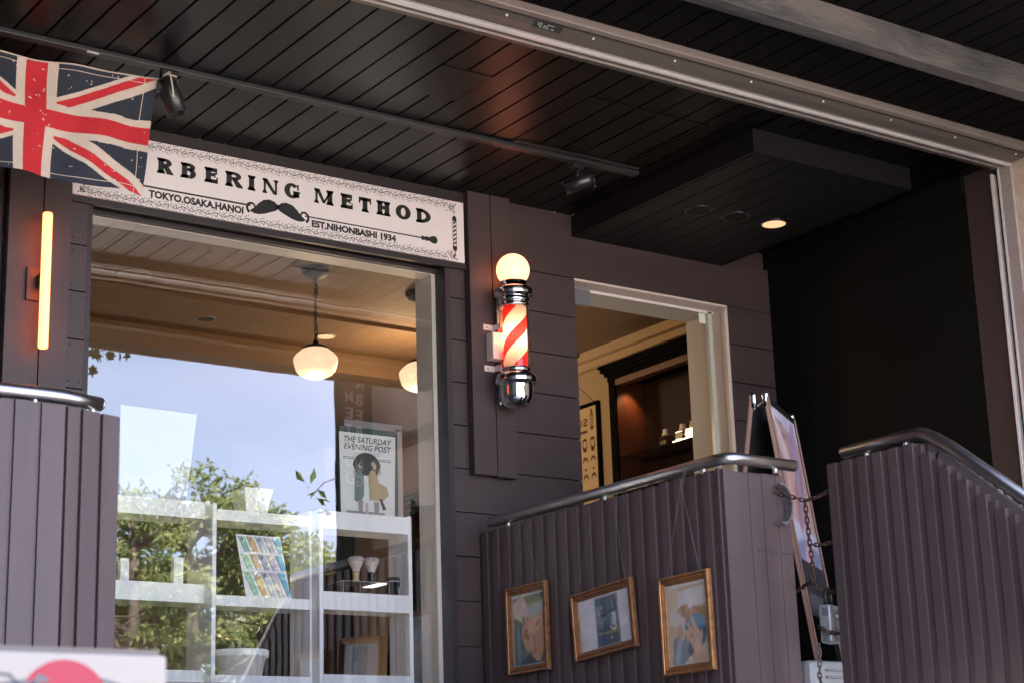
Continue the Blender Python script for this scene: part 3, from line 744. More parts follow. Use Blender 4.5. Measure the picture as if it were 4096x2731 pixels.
hl = hr.build('handrail', mat('dark_handrail', (.33, .31, .30), .34, metal=1, noise=.12, nscale=10), rf)
mb = MB()
for yy in (-2.19, -2.40): MB().tube([(5.242, yy, 2.968), (5.245, yy, ZR - .015)], .011, 12).build('rail_peg', PEG, hl)
MB().tube([(5.258, -2.82, 2.715), (5.247, -2.83, 2.765)], .011, 12).build('rail_peg', PEG, hl)

# ================================================================== PICTURES
def frame_thing(label, pos, w, h, tilt, art, cordpts, gold):
    t = thing('picture_frame', label, 'picture frame', pos, (0, 0, 0), 'framed pictures hung on the fence')
    R = Matrix.Rotation(-PI / 2, 4, 'Z') @ Matrix.Rotation(-tilt, 4, 'Y')
    t.rotation_euler = R.to_euler()
    fm = MB(); prof = [(0, 0), (0, -.017), (.004, -.021), (.010, -.020), (.012, -.016), (.022, -.019), (.028, -.014), (.033, -.012), (.036, -.009), (.036, -.004)]
    loops = []
    for ins, y in prof:
        a, b = w / 2 - ins, h / 2 - ins
        loops.append([(-a, y, -b), (a, y, -b), (a, y, b), (-a, y, b)])
    vs = [v for l in loops for v in l]; fs = []
    for i in range(len(prof) - 1):
        for k in range(4): fs.append((i * 4 + k, i * 4 + (k + 1) % 4, (i + 1) * 4 + (k + 1) % 4, (i + 1) * 4 + k))
    fm.add(vs, fs)
    # carved bead row along the outer edge
    per = [(-w / 2, -h / 2, 1, 0, w), (w / 2, -h / 2, 0, 1, h), (w / 2, h / 2, -1, 0, w), (-w / 2, h / 2, 0, -1, h)]
    for x0, z0, dx, dz, L in per:
        n = int(L / .0085)
        for k in range(n):
            s = (k + .5) * L / n; x = x0 + dx * s - dz * .006; z = z0 + dz * s + dx * .006
            fm.obox((x, -.0205, z), (.0026 * (1 if dx else 1.4), 0, .0012), (0, .0032, 0), (-.0012, 0, .0026 * (1 if dz else 1.4)))
    fm.build('frame', gold, t, local=True)
    bk = MB(); bk.box(-w / 2 + .03, w / 2 - .03, -.0035, -.001, -h / 2 + .03, h / 2 - .03); bk.build('backing', BLACKM, t, local=True)
    iw, ih = w / 2 - .036, h / 2 - .036
    painted('print', (-iw, iw, -ih, ih), art(iw, ih), t, lambda a, b: (a, -.0045, b), 120, 150, .0048, seed=int(w * 1000))
    MB().add([(-iw, -.0075, -ih), (iw, -.0075, -ih), (iw, -.0075, ih), (-iw, -.0075, ih)], [(0, 1, 2, 3)]).build('pane', PANE, t, local=True)
    cm = MB()
    for pts in cordpts: cm.tube(pts, .0007, 5)
    if cm.v: cm.build('hanging_cord', CORD, t)
    return t
PANE = glass_mat('picture_glass', 1.0)
import numpy as np
INK = bpy.data.materials.new('printed_ink'); INK.use_nodes = True
_a = INK.node_tree.nodes.new('ShaderNodeVertexColor'); _a.layer_name = 'ink'
INK.node_tree.links.new(_a.outputs[0], INK.node_tree.nodes['Principled BSDF'].inputs['Base Color']); INK.node_tree.nodes['Principled BSDF'].inputs['Roughness'].default_value = .5
def painted(name, rect, layers, parent, place, nx, ny, feather, local=True, grain=.10, seed=1):
    # a print as a fine grid whose points carry the ink colour, soft edged like a photograph
    x0, x1, z0, z1 = rect; X, Z = np.meshgrid(np.linspace(x0, x1, nx + 1), np.linspace(z0, z1, ny + 1))
    C = np.ones(X.shape + (3,)) * .5
    for k, lay in enumerate(layers):
        c, pts = lay[0], lay[1]; fe = lay[2] if len(lay) > 2 else feather
        if len(pts) < 3: continue
        ins = np.zeros(X.shape, bool); dm = np.full(X.shape, 1e9)
        for i in range(len(pts)):
            ax, az = pts[i - 1]; bx, bz = pts[i]
            cond = (az > Z) != (bz > Z)
            with np.errstate(divide='ignore', invalid='ignore'):
                ins ^= cond & (X < (bx - ax) * (Z - az) / ((bz - az) if bz != az else 1e-9) + ax)
            L2 = (bx - ax) ** 2 + (bz - az) ** 2 + 1e-12
            t = np.clip(((X - ax) * (bx - ax) + (Z - az) * (bz - az)) / L2, 0, 1)
            dm = np.minimum(dm, np.hypot(X - ax - t * (bx - ax), Z - az - t * (bz - az)))
        sd = np.where(ins, dm, -dm); a = np.clip(sd / (2 * fe) + .5, 0, 1); a = a * a * (3 - 2 * a)
        C = C * (1 - a[..., None]) + np.array(c) * a[..., None]
    rg = np.random.default_rng(seed); f = np.zeros(X.shape)
    for q, w in ((5, .5), (11, .3), (25, .2)):
        g = rg.random((q + 2, q + 2)); gx = (X - x0) / (x1 - x0) * q; gz = (Z - z0) / (z1 - z0) * q
        ix = np.minimum(gx.astype(int), q); iz = np.minimum(gz.astype(int), q); fx = gx - ix; fz = gz - iz
        f += w * (g[iz, ix] * (1 - fx) * (1 - fz) + g[iz, ix + 1] * fx * (1 - fz) + g[iz + 1, ix] * (1 - fx) * fz + g[iz + 1, ix + 1] * fx * fz)
    C = C * (1 + grain * 4 * (f - .5))[..., None]
    mb = MB(); mb.v = [tuple(place(a, b)) for a, b in zip(X.ravel(), Z.ravel())]
    for j in range(ny):
        for i in range(nx):
            k = j * (nx + 1) + i; mb.f.append([k, k + 1, k + nx + 2, k + nx + 1]); mb.m.append(0); mb.sm.append(True)
    o = mb.build(name, INK, parent, local=local)
    at = o.data.color_attributes.new('ink', 'FLOAT_COLOR', 'POINT')
    at.data.foreach_set('color', np.concatenate([np.clip(C, 0, 1).reshape(-1, 3), np.ones((C.shape[0] * C.shape[1], 1))], 1).astype(np.float32).ravel())
    return o
def clip(pts, iw, ih):                # clip polygon to the print rectangle
    def cut(p, inside, inter):
        out = []
        for i in range(len(p)):
            a, b = p[i - 1], p[i]
            if inside(b):
                if not inside(a): out.append(inter(a, b))
                out.append(b)
            elif inside(a): out.append(inter(a, b))
        return out
    ix = lambda X: (lambda a, b: (X, a[1] + (b[1] - a[1]) * (X - a[0]) / (b[0] - a[0])))
    iz = lambda Z: (lambda a, b: (a[0] + (b[0] - a[0]) * (Z - a[1]) / (b[1] - a[1]), Z))
    for ins, it in ((lambda q: q[0] >= -iw, ix(-iw)), (lambda q: q[0] <= iw, ix(iw)), (lambda q: q[1] >= -ih, iz(-ih)), (lambda q: q[1] <= ih, iz(ih))):
        if pts: pts = cut(pts, ins, it)
    return pts
def art1(iw, ih):
    U = lambda pts: clip([(-iw + 2 * iw * u, ih - 2 * ih * v) for u, v in pts], iw - .004, ih - .004)
    E_ = lambda u, v, ru, rv, rot=0: U(ell(u, v, ru, rv, 30, rot=rot))
    return [((.72, .72, .7), [(-iw, -ih), (iw, -ih), (iw, ih), (-iw, ih)]),
            ((.20, .25, .21), U([(0, 0), (1, 0), (1, 1), (0, 1)])),
            ((.30, .32, .14), E_(.75, .12, .42, .12, .1)), ((.05, .07, .10), E_(.95, .02, .35, .09, .1)),
            ((.42, .45, .40), E_(.70, .28, .55, .12, -.1)),
            ((.14, .20, .22), U([(.05, .5), (.22, .38), (.3, .6), (.34, .9), (.3, 1), (0, 1)])),
            ((.26, .31, .30), U([(.12, .48), (.2, .42), (.24, .75), (.2, .95), (.1, .8)])),
            ((.66, .55, .40), U([(.0, .12), (.12, .10), (.25, .22), (.42, .3), (.38, .44), (.2, .36), (.05, .32)])),
            ((.70, .48, .42), U([(.08, .08), (.34, .02), (.46, .16), (.52, .3), (.5, .38), (.4, .36), (.28, .28), (.14, .2)])),
            ((.72, .54, .50), U([(.18, .1), (.33, .05), (.42, .2), (.44, .3), (.36, .3), (.24, .2)])),
            ((.34, .15, .11), U([(.3, .33), (.37, .32), (.4, .45), (.35, .46)])), ((.42, .2, .15), U([(.42, .33), (.5, .34), (.5, .42), (.45, .44)])),
            ((.07, .10, .13), U([(.2, .95), (.5, .84), (1, .8), (1, 1), (.2, 1)])),
            ((.62, .35, .22), U([(.28, .5), (.36, .42), (.52, .37), (.75, .33), (1, .28), (1, .74), (.9, .9), (.82, .98), (.7, .95), (.55, .86), (.4, .78), (.3, .66), (.27, .58)])),
            ((.70, .43, .29), E_(.7, .47, .26, .1, -.3)), ((.66, .40, .27), E_(.52, .68, .16, .14, .5)), ((.42, .20, .12), E_(.42, .6, .1, .05, .3)),
            ((.42, .19, .12), U([(.62, .62), (.66, .6), (.7, .72), (.72, .84), (.68, .84), (.66, .72)])),
            ((.38, .17, .11), U([(.72, .46), (.84, .4), (.86, .42), (.74, .5)])),
            ((.36, .16, .10), U([(.52, .82), (.6, .84), (.58, .87), (.52, .85)])),
            ((.30, .13, .10), U([(.38, .5), (.46, .52), (.44, .55), (.38, .53)])),
            ((.7, .7, .66), U([(.0, .0), (1, .0), (1, .03), (0, .05)]))]
def art3(iw, ih):
    U = lambda pts: clip([(-iw + 2 * iw * u, ih - 2 * ih * v) for u, v in pts], iw - .004, ih - .004)
    E_ = lambda u, v, ru, rv, rot=0: U(ell(u, v, ru, rv, 30, rot=rot))
    hand = [(.55, .98), (.62, .84), (.54, .74), (.46, .66), (.42, .6), (.47, .585), (.56, .65), (.50, .55), (.45, .5), (.5, .485), (.62, .58), (.58, .46), (.585, .42), (.64, .43), (.72, .55), (.80, .62), (.86, .60), (.86, .68), (.80, .76), (.84, .84), (.95, .97), (.96, 1), (.6, 1)]
    return [((.74, .7, .68), [(-iw, -ih), (iw, -ih), (iw, ih), (-iw, ih)]),
            ((.62, .48, .32), U([(0, .02), (1, .02), (1, 1), (0, 1)])),
            ((.70, .57, .42), U([(0, .0), (.3, .02), (.28, .5), (0, .5)])),
            ((.76, .70, .68), U([(.3, .09), (.97, .07), (1, .28), (.6, .33), (.25, .3)])),
            ((.44, .27, .15), U([(.62, .3), (1, .33), (1, .5), (.62, .42)])),
            ((.55, .33, .22), U([(.2, .34), (.3, .29), (.4, .27), (.5, .26), (.56, .33), (.66, .33), (.76, .36), (.82, .42), (.6, .48), (.36, .53), (.2, .5), (.15, .4)])),
            ((.40, .22, .15), U([(.36, .28), (.44, .27), (.46, .36), (.40, .46), (.34, .44)])), ((.40, .22, .14), U([(.46, .38), (.56, .34), (.54, .44), (.46, .48)])),
            ((.62, .56, .50), E_(.28, .46, .2, .09, .5)),
            ((.26, .29, .32), U([(.1, .68), (.24, .62), (.36, .72), (.46, .62), (.5, .9), (.36, 1), (.08, 1)])),
            ((.40, .43, .46), U([(.26, .66), (.33, .7), (.26, .95), (.16, 1), (.12, .9)])),
            ((.58, .36, .28), E_(.29, .6, .07, .1, .2)),
            ((.10, .19, .27), U([(.42, .52), (.5, .45), (.64, .4), (.8, .4), (.93, .45), (.98, .53), (.97, .66), (.92, .76), (.84, .8), (.8, .66), (.6, .6), (.44, .58)])),
            ((.16, .29, .38), U([(.5, .46), (.64, .41), (.8, .41), (.92, .46), (.97, .54), (.7, .55), (.5, .52)])),
            ((.06, .10, .15), U([(.72, .6), (.96, .57), (.97, .66), (.86, .66), (.76, .68)])),
            ((.12, .13, .17), U([(.5, .72), (.62, .72), (.64, .86), (.52, .92), (.46, .84)])),
            ((.62, .40, .28), U(hand)), ((.70, .48, .36), E_(.72, .8, .07, .1, .4)), ((.48, .26, .18), U([(.56, .62), (.64, .66), (.62, .69), (.56, .66)])),
            ((.48, .28, .2), U([(.6, .56), (.66, .6), (.64, .62)])), ((.8, .74, .72), E_(.53, .93, .02, .03)),
            ((.74, .7, .68), U([(0, 0), (1, 0), (1, .03), (0, .05)]))]
def art2(iw, ih):
    px0, px1, pz0, pz1 = -.062, .098, -.112, .1035
    Q = lambda pts: [(px0 + (px1 - px0) * u, pz1 + (pz0 - pz1) * v) for u, v in pts]
    E_ = lambda u, v, ru, rv, rot=0: Q(ell(u, v, ru, rv, 30, rot=rot))
    return [((.76, .73, .78), [(-iw, -ih), (iw, -ih), (iw, ih), (-iw, ih)]),
            ((.10, .15, .21), Q([(0, 0), (1, 0), (1, 1), (0, 1)])),
            ((.17, .23, .28), Q([(.0, .25), (.4, .3), (.55, .5), (.3, .62), (0, .6)])), ((.06, .09, .15), Q([(.3, .5), (.6, .42), (.6, .72), (.3, .8)])),
            ((.05, .08, .13), Q([(.25, .7), (.55, .52), (.75, .66), (1, .52), (1, .98), (.2, .98)])),
            ((.62, .66, .68), E_(.755, .46, .13, .16, -.08)), ((.16, .2, .24), Q([(.58, .36), (.7, .34), (.70, .56), (.66, .6), (.6, .5)])),
            ((.12, .15, .2), Q([(.66, .42), (.74, .41), (.74, .43), (.66, .44)])), ((.2, .24, .28), Q([(.66, .555), (.75, .55), (.74, .57), (.66, .575)])), ((.3, .33, .36), Q([(.72, .44), (.76, .5), (.71, .515)])),
            ((.78, .78, .8), Q([(.6, .6), (.66, .64), (.78, .68), (.88, .58), (.88, .68), (.8, .72), (.68, .7), (.6, .64)])),
            ((.05, .08, .14), Q([(.48, .33), (.66, .30), (.66, .10), (.9, .08), (.92, .27), (1.0, .28), (.96, .34), (.75, .36), (.56, .37)])),
            ((.28, .34, .40), Q([(.72, .1), (.78, .095), (.79, .28), (.73, .285)])),
            ((.045, .07, .11), Q([(.22, .24), (.5, .23), (.5, .42), (.24, .44)]))]
G2 = mat('gilt_frame_dark', (.30, .14, .065), .4, metal=.7, noise=.35, nscale=30, bump=.25, bscale=160)
XF = 4.852
frame_thing('gilt framed print of a reclining head with closed eyes, nearest the window', (XF, -.403, 2.480), .315, .398, math.radians(.6), art1,
            [[(XF - .018, -.312, 2.676), (XF - .01, -.415, 2.915), (XF - .018, -.509, 2.678)], [(XF - .01, -.415, 2.915), (4.842, -.49, 2.99), (4.86, -.505, 3.039), (4.893, -.51, 3.02)], [(4.842, -.505, 3.01), (4.85, -.53, 3.037), (4.893, -.54, 3.01)]], G2)
f2 = frame_thing('tilted gilt frame holding a blue salon poster of a man in a top hat', (XF, -.966, 2.453), .428, .294, math.radians(4), art2,
            [[(XF - .018, -.795, 2.595), (XF - .012, -.94, 2.965), (4.842, -1.02, 3.0), (4.86, -1.035, 3.04)], [(XF - .018, -1.137, 2.612), (XF - .01, -1.085, 2.86), (4.842, -1.10, 3.0), (4.86, -1.11, 3.04)]], G2)
tm = MB()
YT = -.0072
text_mb(tm, 'Hair Salon', -.046, -.004, .055, .066, YT, 0, bold=.008)
for i, cxx in enumerate((-.0385, -.0095)): tm.strip(ell(cxx, .0405, .0115, .0125, 24), ell(cxx, .0405, .009, .010, 24), YT, 0, closed=True)
tm.line([(-.0285, .024), (-.0285, .051), (-.0195, .031), (-.0195, .053)], .0027, YT, 0)
text_mb(tm, 'V', -.047, -.040, -.058, -.048, YT, 0, bold=.02); tm.poly(ell(-.0365, -.053, .0015, .0015, 8), YT, 0)
text_mb(tm, 'I', -.033, -.031, -.058, -.048, YT, 0, bold=.02); tm.poly(ell(-.0275, -.053, .0015, .0015, 8), YT, 0)
text_mb(tm, 'P', -.024, -.017, -.058, -.048, YT, 0, bold=.02)
text_mb(tm, '御用達理容室', -.009, .092, -.062, -.044, YT, 1, bold=.012)
for k in range(6): tm.poly(ell(.043 + .006 * math.cos(k * PI / 3), -.08 + .006 * math.sin(k * PI / 3), .0036, .0018, 8, rot=k * PI / 3), YT, 0)
e0 = .0035
for (a, b, c, d) in ((-.058, .094, .099, .1003), (-.058, .094, -.1085, -.1073), (-.058, -.0568, -.1085, .1003), (.0928, .094, -.1085, .1003)): tm.poly([(a, c), (b, c), (b, d), (a, d)], YT, 0)
tm.build('poster_lettering', [mat('poster_white', (.72, .74, .72), .5), mat('poster_gold', (.55, .44, .12), .5)], f2, local=True)
frame_thing('bright gilt framed print of a hand against a blue cloth, nearest the street corner', (XF, -1.511, 2.380), .314, .400, math.radians(.6), art3,
            [[(XF - .018, -1.413, 2.575), (XF - .01, -1.518, 2.935), (4.842, -1.55, 2.998)], [(XF - .018, -1.618, 2.575), (XF - .01, -1.528, 2.925), (4.842, -1.56, 3.0), (4.86, -1.575, 3.04), (4.893, -1.58, 3.015)], [(4.90, -1.81, 3.01), (4.93, -1.80, 3.037), (4.96, -1.78, 3.036), (4.975, -1.75, 3.02)]], GOLD)

# ================================================================== CHAINS + LOCK
def chain_mb(pts, mb, L=.030, W=.0155, r=.0034):
    pts = [Vector(p) for p in pts]; seg = []; tot = 0
    for a, b in zip(pts, pts[1:]): seg.append((tot, a, b)); tot += (b - a).length
    n = max(1, round(tot / (L * .74))); step = tot / n
    for i in range(n):
        s = (i + .5) * step
        for t0, a, b in seg:
            if t0 <= s <= t0 + (b - a).length + 1e-9: break
        d = (b - a).normalized(); c = a + d * (s - t0)
        q = d.cross(Vector((0, 1, 0)))
        if q.length < .1: q = d.cross(Vector((1, 0, 0)))
        q.normalize(); e = d.cross(q).normalized()
        side = (q * .87 + e * .5) if i % 2 else (e * .87 - q * .5)
        ps = []
        for k in range(14):
            t = 2 * PI * k / 14; ct, st_ = math.cos(t), math.sin(t)
            ps.append(c + d * ((L / 2 - W / 2) * (1 if ct > 0 else -1) + W / 2 * ct) + side * (W / 2 - r * .3) * st_)
        mb.tube(ps, r, 6, closed=True)
def sag(a, b, s, n=8):
    a = Vector(a); b = Vector(b)
    return [a.lerp(b, i / n) + Vector((0, 0, -4 * s * (i / n) * (1 - i / n))) for i in range(n + 1)]
YCH = -1.9
def chain(label, paths, m=RUST):
    t = MB()
    for p in paths: chain_mb(p, t)
    o = t.build('chain', m); tag(o, label, 'chain', 'chains closing the gap between the fences'); return o
KN = (5.172, YCH, 2.842)
chain('rusty chain from the corner hole up to the right fence, topmost', [[(5.10, -1.80, 2.884), (5.135, -1.86, 2.862), KN], sag(KN, (5.235, -2.05, 2.90), .012)])
chain('rusty chain hanging straight down from the topmost crossing chain', [[KN, (5.176, YCH, 2.752), (5.180, YCH, 2.681), (5.186, YCH, 2.594), (5.185, YCH, 2.523)]])
chain('short rusty chain to the right fence at half the drop of the hanging chain', [sag((5.182, YCH, 2.665), (5.24, -2.05, 2.692), .018)])
chain('rusty chain threaded through the grey padlock shackle', [[(5.265, -1.71, 2.50), (5.235, -1.80, 2.515), (5.183, YCH, 2.518)], [(5.183, YCH, 2.518), (5.205, YCH, 2.495), (5.236, -1.905, 2.470)], sag((5.245, -1.905, 2.474), (5.245, -2.05, 2.525), .02)])
chain('rusty chain looped across the front of the padlock body', [[(5.196, -1.90, 2.335), (5.194, -1.935, 2.318), (5.225, -1.952, 2.306), (5.26, -1.955, 2.306), (5.25, -2.05, 2.335)]])
chain('grey chain trailing below the padlock to the ground', [[(5.20, -1.89, 2.27), (5.203, -1.885, 2.205), (5.20, -1.88, 2.15), (5.215, -1.87, 2.11), (5.24, -1.86, 2.03)]], mat('grey_chain', (.13, .125, .12), .5, metal=.7, noise=.3, nscale=40))
lk = thing('key_lockbox', 'worn grey combination padlock box hanging in the chains', 'padlock', (5.25, -1.90, 2.28))
ang = math.radians(24)
def L3(x, y, z): return (5.252 + x * math.cos(ang) - y * math.sin(ang), -1.905 + x * math.sin(ang) + y * math.cos(ang), 2.347 + z)
WORN = mat('chipped_grey_paint', (.30, .31, .33), .45, metal=.3, noise=.9, nscale=55, col2=(.012, .012, .013))
lb = MB(); vs = []
b0 = MB(); b0.box(-.047, .047, -.026, .026, -.076, .076)
b0.v = [L3(*v) for v in b0.v]; b0.build('body', mat('grey_lock_paint', (.27, .28, .30), .4, metal=.4, noise=.35, nscale=40), lk, bevel=.009)
b1 = MB(); b1.box(-.012, .041, -.0278, -.026, -.068, .055); b1.v = [L3(*v) for v in b1.v]; b1.build('front_plate', WORN, lk, bevel=.002)
b2 = MB(); b2.box(-.0485, -.047, -.016, .014, -.07, -.01); b2.v = [L3(*v) for v in b2.v]; b2.build('worn_side', WORN, lk)
vv = MB()
for k in range(4): vv.box(-.0486, -.047, -.014 + .007 * k, -.0115 + .007 * k, .030, .062)
vv.v = [L3(*v) for v in vv.v]; vv.build('grille', BLACKM, lk)
for k in range(3):
    q = MB(); q.lathe([(.0055, 0), (.005, .004), (0, .006)], L3(-.001 + .0155 * k, -.028, .03), 12, axis=L3(0, -1, -.0) and (math.sin(ang), -math.cos(ang), 0)); q.build('button', mat('white_button', (.8, .8, .8), .3), lk)
MB().tube([L3(-.026, 0, .07), L3(-.026, 0, .115), L3(-.020, 0, .134), L3(0, 0, .143), L3(.020, 0, .134), L3(.026, 0, .115), L3(.026, 0, .07)], .0085, 12).build('shackle', mat('black_shackle', (.015, .015, .016), .35), lk)

# ================================================================== A-BOARD
ab = thing('sandwich_board', 'folding A-board with copper edged legs and a pastel poster behind the fence corner', 'sandwich board', (5.44, -1.388, 2.1), (0, 0, math.radians(33.6)))
COPPER = mat('copper_rail', (.52, .32, .25), .3, metal=.5)
W_, H_, SP = .50, 1.31, .19
bbm = mat('charcoal_board', (.028, .031, .036), .45)
for sgn, ys in ((1, -1), (-1, 1)):
    y1 = ys * SP * (1.25 if ys > 0 else 1); y0 = ys * .03
    for x in (0, W_):
        m = MB(); m.obox((x, (y0 + y1) / 2, H_ / 2), (.012, 0, 0), (0, .010, 0), (0, (y0 - y1) / 2, H_ / 2)); m.build('leg', BLACKM, ab, local=True)
        m = MB(); m.obox((x + (-.0135 if x == 0 else .0135), (y0 + y1) / 2, H_ / 2), (.0015, 0, 0), (0, .008, 0), (0, (y0 - y1) / 2, H_ / 2)); 
        m.obox((x, (y0 + y1) / 2 + ys * .0115, H_ / 2), (.011, 0, 0), (0, .0015, 0), (0, (y0 - y1) / 2, H_ / 2)); m.build('edge_strip', COPPER, ab, local=True)
        m = MB(); m.lathe([(.0165, -.045), (.0165, .012), (.014, .022), (.006, .028), (0, .029)], (x, y0 - ys * .002, H_), 16); m.build('cap', CHROME, ab, local=True)
    zb = .34
    yb = y1 + (y0 - y1) * zb / H_
    m = MB(); m.obox((W_ / 2, (yb + y0) / 2, (zb + H_) / 2), (W_ / 2 - .013, 0, 0), (0, .005, 0), (0, (y0 - yb) / 2, (H_ - zb) / 2 - .01)); m.build('panel', bbm, ab, local=True)
    if ys == -1:
        pm = MB(); cols = []
        def PP(u, v, k):
            z = zb + .02 + (H_ - .05 - zb) * v; y = y1 + (y0 - y1) * z / H_ - .0056 - .0002 * k
            return (.014 + (W_ - .028) * u, y, z)
        lay = [((.52, .52, .66), [(0, 0), (1, 0), (1, 1), (0, 1)]), ((.46, .30, .28), [(.0, .45), (1, .42), (1, .88), (.3, .95), (0, .9)]),
               ((.36, .27, .40), ell(.62, .7, .4, .13, 20, rot=.8)), ((.55, .36, .33), ell(.35, .62, .22, .12, 20, rot=.5)), ((.26, .18, .27), ell(.7, .56, .3, .04, 20, rot=.9)),
               ((.62, .5, .5), ell(.25, .82, .2, .07, 20, rot=-.4)), ((.40, .2, .22), ell(.45, .53, .16, .05, 20, rot=1.1)),
               ((.22, .24, .38), [(0, .1), (1, .08), (1, .33), (.4, .37), (0, .33)]), ((.55, .34, .40), ell(.45, .24, .2, .1, 20, rot=.4)), ((.6, .55, .68), ell(.75, .18, .2, .05, 20, rot=.3)), ((.5, .22, .26), ell(.6, .28, .12, .03, 20, rot=.7)),
               ((.66, .66, .76), [(0, 0), (1, 0), (1, .09), (0, .105)])]
        painted('poster', (0, 1, 0, 1), [(tuple(q * .82 for q in c), p) for c, p in lay], ab, lambda a, b: PP(a, b, 0), 60, 130, .02, grain=.14, seed=5)
        k = len(lay)
        for r in range(5):
            z = .085 - r * .014; x = .12
            while x < .8:
                w = random.uniform(.03, .08); pm.add([PP(a, b, k) for a, b in ((x, z), (x + w, z), (x + w, z + .006), (x, z + .006))], [(0, 1, 2, 3)], 0); x += w + .02
        tm = MB(); text_mb(tm, '天使の一', .10, .42, .925, .955, 0, 0, bold=.01); t2 = MB(); t2.v = []; text_mb(t2, '笑顔', .30, .46, .86, .89, 0, 0, bold=.01)
        pm.build('poster_small_print', paper('aboard_ink', (.16, .16, .2)), ab, local=True); pm = MB()
        pm.add([PP(v[0], v[2], k + 1) for v in tm.v], tm.f, 0)
        p2 = MB(); p2.add([PP(v[0], v[2], k + 1) for v in t2.v], t2.f, 0); p2.build('poster_lettering', paper('aboard_ink', (.16, .16, .2)), ab, local=True)
        pm.build('poster_lettering', paper('aboard_ink', (.16, .16, .2)), ab, local=True)
        MB().box(.02, W_ - .02, y0 - .014, y0 - .004, H_ - .03, H_ - .005).build('top_clip', BLACKM, ab, local=True)
MB().tube([(.005, -.07, H_ - .16), (.005, -.05, H_ - .06), (.005, -.01, H_ - .02), (.005, .03, H_ - .05), (.005, .06, H_ - .13), (.005, .07, H_ - .25)], .003, 6).build('stay_wire', mat('pale_wire', (.5, .45, .42), .4), ab, local=True)

wb = thing('base_weight', 'grey ribbed plastic base weight at the foot of the sandwich board', 'base weight', (5.62, -1.5, 2.1))
GP = mat('grey_plastic', (.36, .37, .38), .45, noise=.05)
MB().box(5.36, 5.80, -1.66, -1.36, 2.1, 2.235).build('tank', GP, wb, bevel=.03)
m = MB()
for k in range(3): m.tube([(5.45, -1.664, 2.135 + .03 * k), (5.70, -1.664, 2.135 + .03 * k)], .005, 8)
m.build('ribs', GP, wb)

# ================================================================== SHELVES AND WINDOW DISPLAY
SHW = mat('white_shelf', (.90, .91, .90), .35, noise=.02)
def shelf(label, x0, x1, y0, dep, tops, bots, ztop, sw=.022):
    t = thing('shelf_unit', label, 'shelf unit', ((x0 + x1) / 2, y0, 2.1), group='white shelf units in the window')
    for x in (x0, x1 - sw):
        MB().box(x, x + sw, y0, y0 + dep, 2.1, ztop + .004).build('side_panel', SHW, t, bevel=.006)
    for a, b in zip(tops, bots):
        m = MB(); m.box(x0 + sw, x1 - sw, y0 + .002, y0 + .016, b, a); m.box(x0 + sw, x1 - sw, y0 + .0165, y0 + dep - .002, b + .004, b + .012)
        m.box(x0 + sw, x1 - sw, y0 + .0165, y0 + .03, a - .006, a - .001)
        m.build('shelf_board', SHW, t)
    return t
shelf('white shelf unit farthest left in the window, partly behind the fence', 3.05, 3.637, .38, .2, (3.096, 2.717, 2.332), (3.018, 2.633, 2.25), 3.10)
shelf('middle white shelf unit with the planter on top', 3.61, 4.130, .30, .2, (3.053, 2.663, 2.308), (3.003, 2.616, 2.25), 3.075)
shelf('white shelf unit at the right under the magazine poster', 4.118, 4.625, .225, .19, (3.072, 2.695, 2.316), (2.989, 2.612, 2.23), 3.074)
def label_obj(o, l, c, g=None): return tag(o, l, c, g)
pt = thing('planter', 'small white tapered square planter on the middle white shelf unit', 'planter', (3.865, .42, 3.055))
m = MB(); a, b = .052, .075
m.add([(3.865 + s * q, .42 + t_ * q, z) for q, z in ((a, 3.056), (b, 3.175)) for s, t_ in ((-1, -1), (1, -1), (1, 1), (-1, 1))], [(0, 3, 2, 1), (0, 1, 5, 4), (1, 2, 6, 5), (2, 3, 7, 6), (3, 0, 4, 7)])
po = m.build('body', SHW, pt); q = po.modifiers.new('s', 'SOLIDIFY'); q.thickness = .004
MB().box(3.80, 3.93, .355, .485, 3.14, 3.15).build('soil', IDARK, pt)
pw = MB(); pw.add([(3.222, .45, 3.10), (3.548, .45, 3.112), (3.597, .455, 3.521), (3.218, .455, 3.527), (3.222, .452, 3.10), (3.548, .452, 3.112), (3.597, .457, 3.521), (3.218, .457, 3.527)], [(0, 1, 2, 3), (4, 7, 6, 5), (0, 4, 5, 1), (1, 5, 6, 2), (2, 6, 7, 3), (3, 7, 4, 0)])
tag(pw.build('paper_sheet', mat('white_paper', (.50, .53, .58), .7)), 'large blank white sheet standing on the leftmost shelf unit', 'paper')
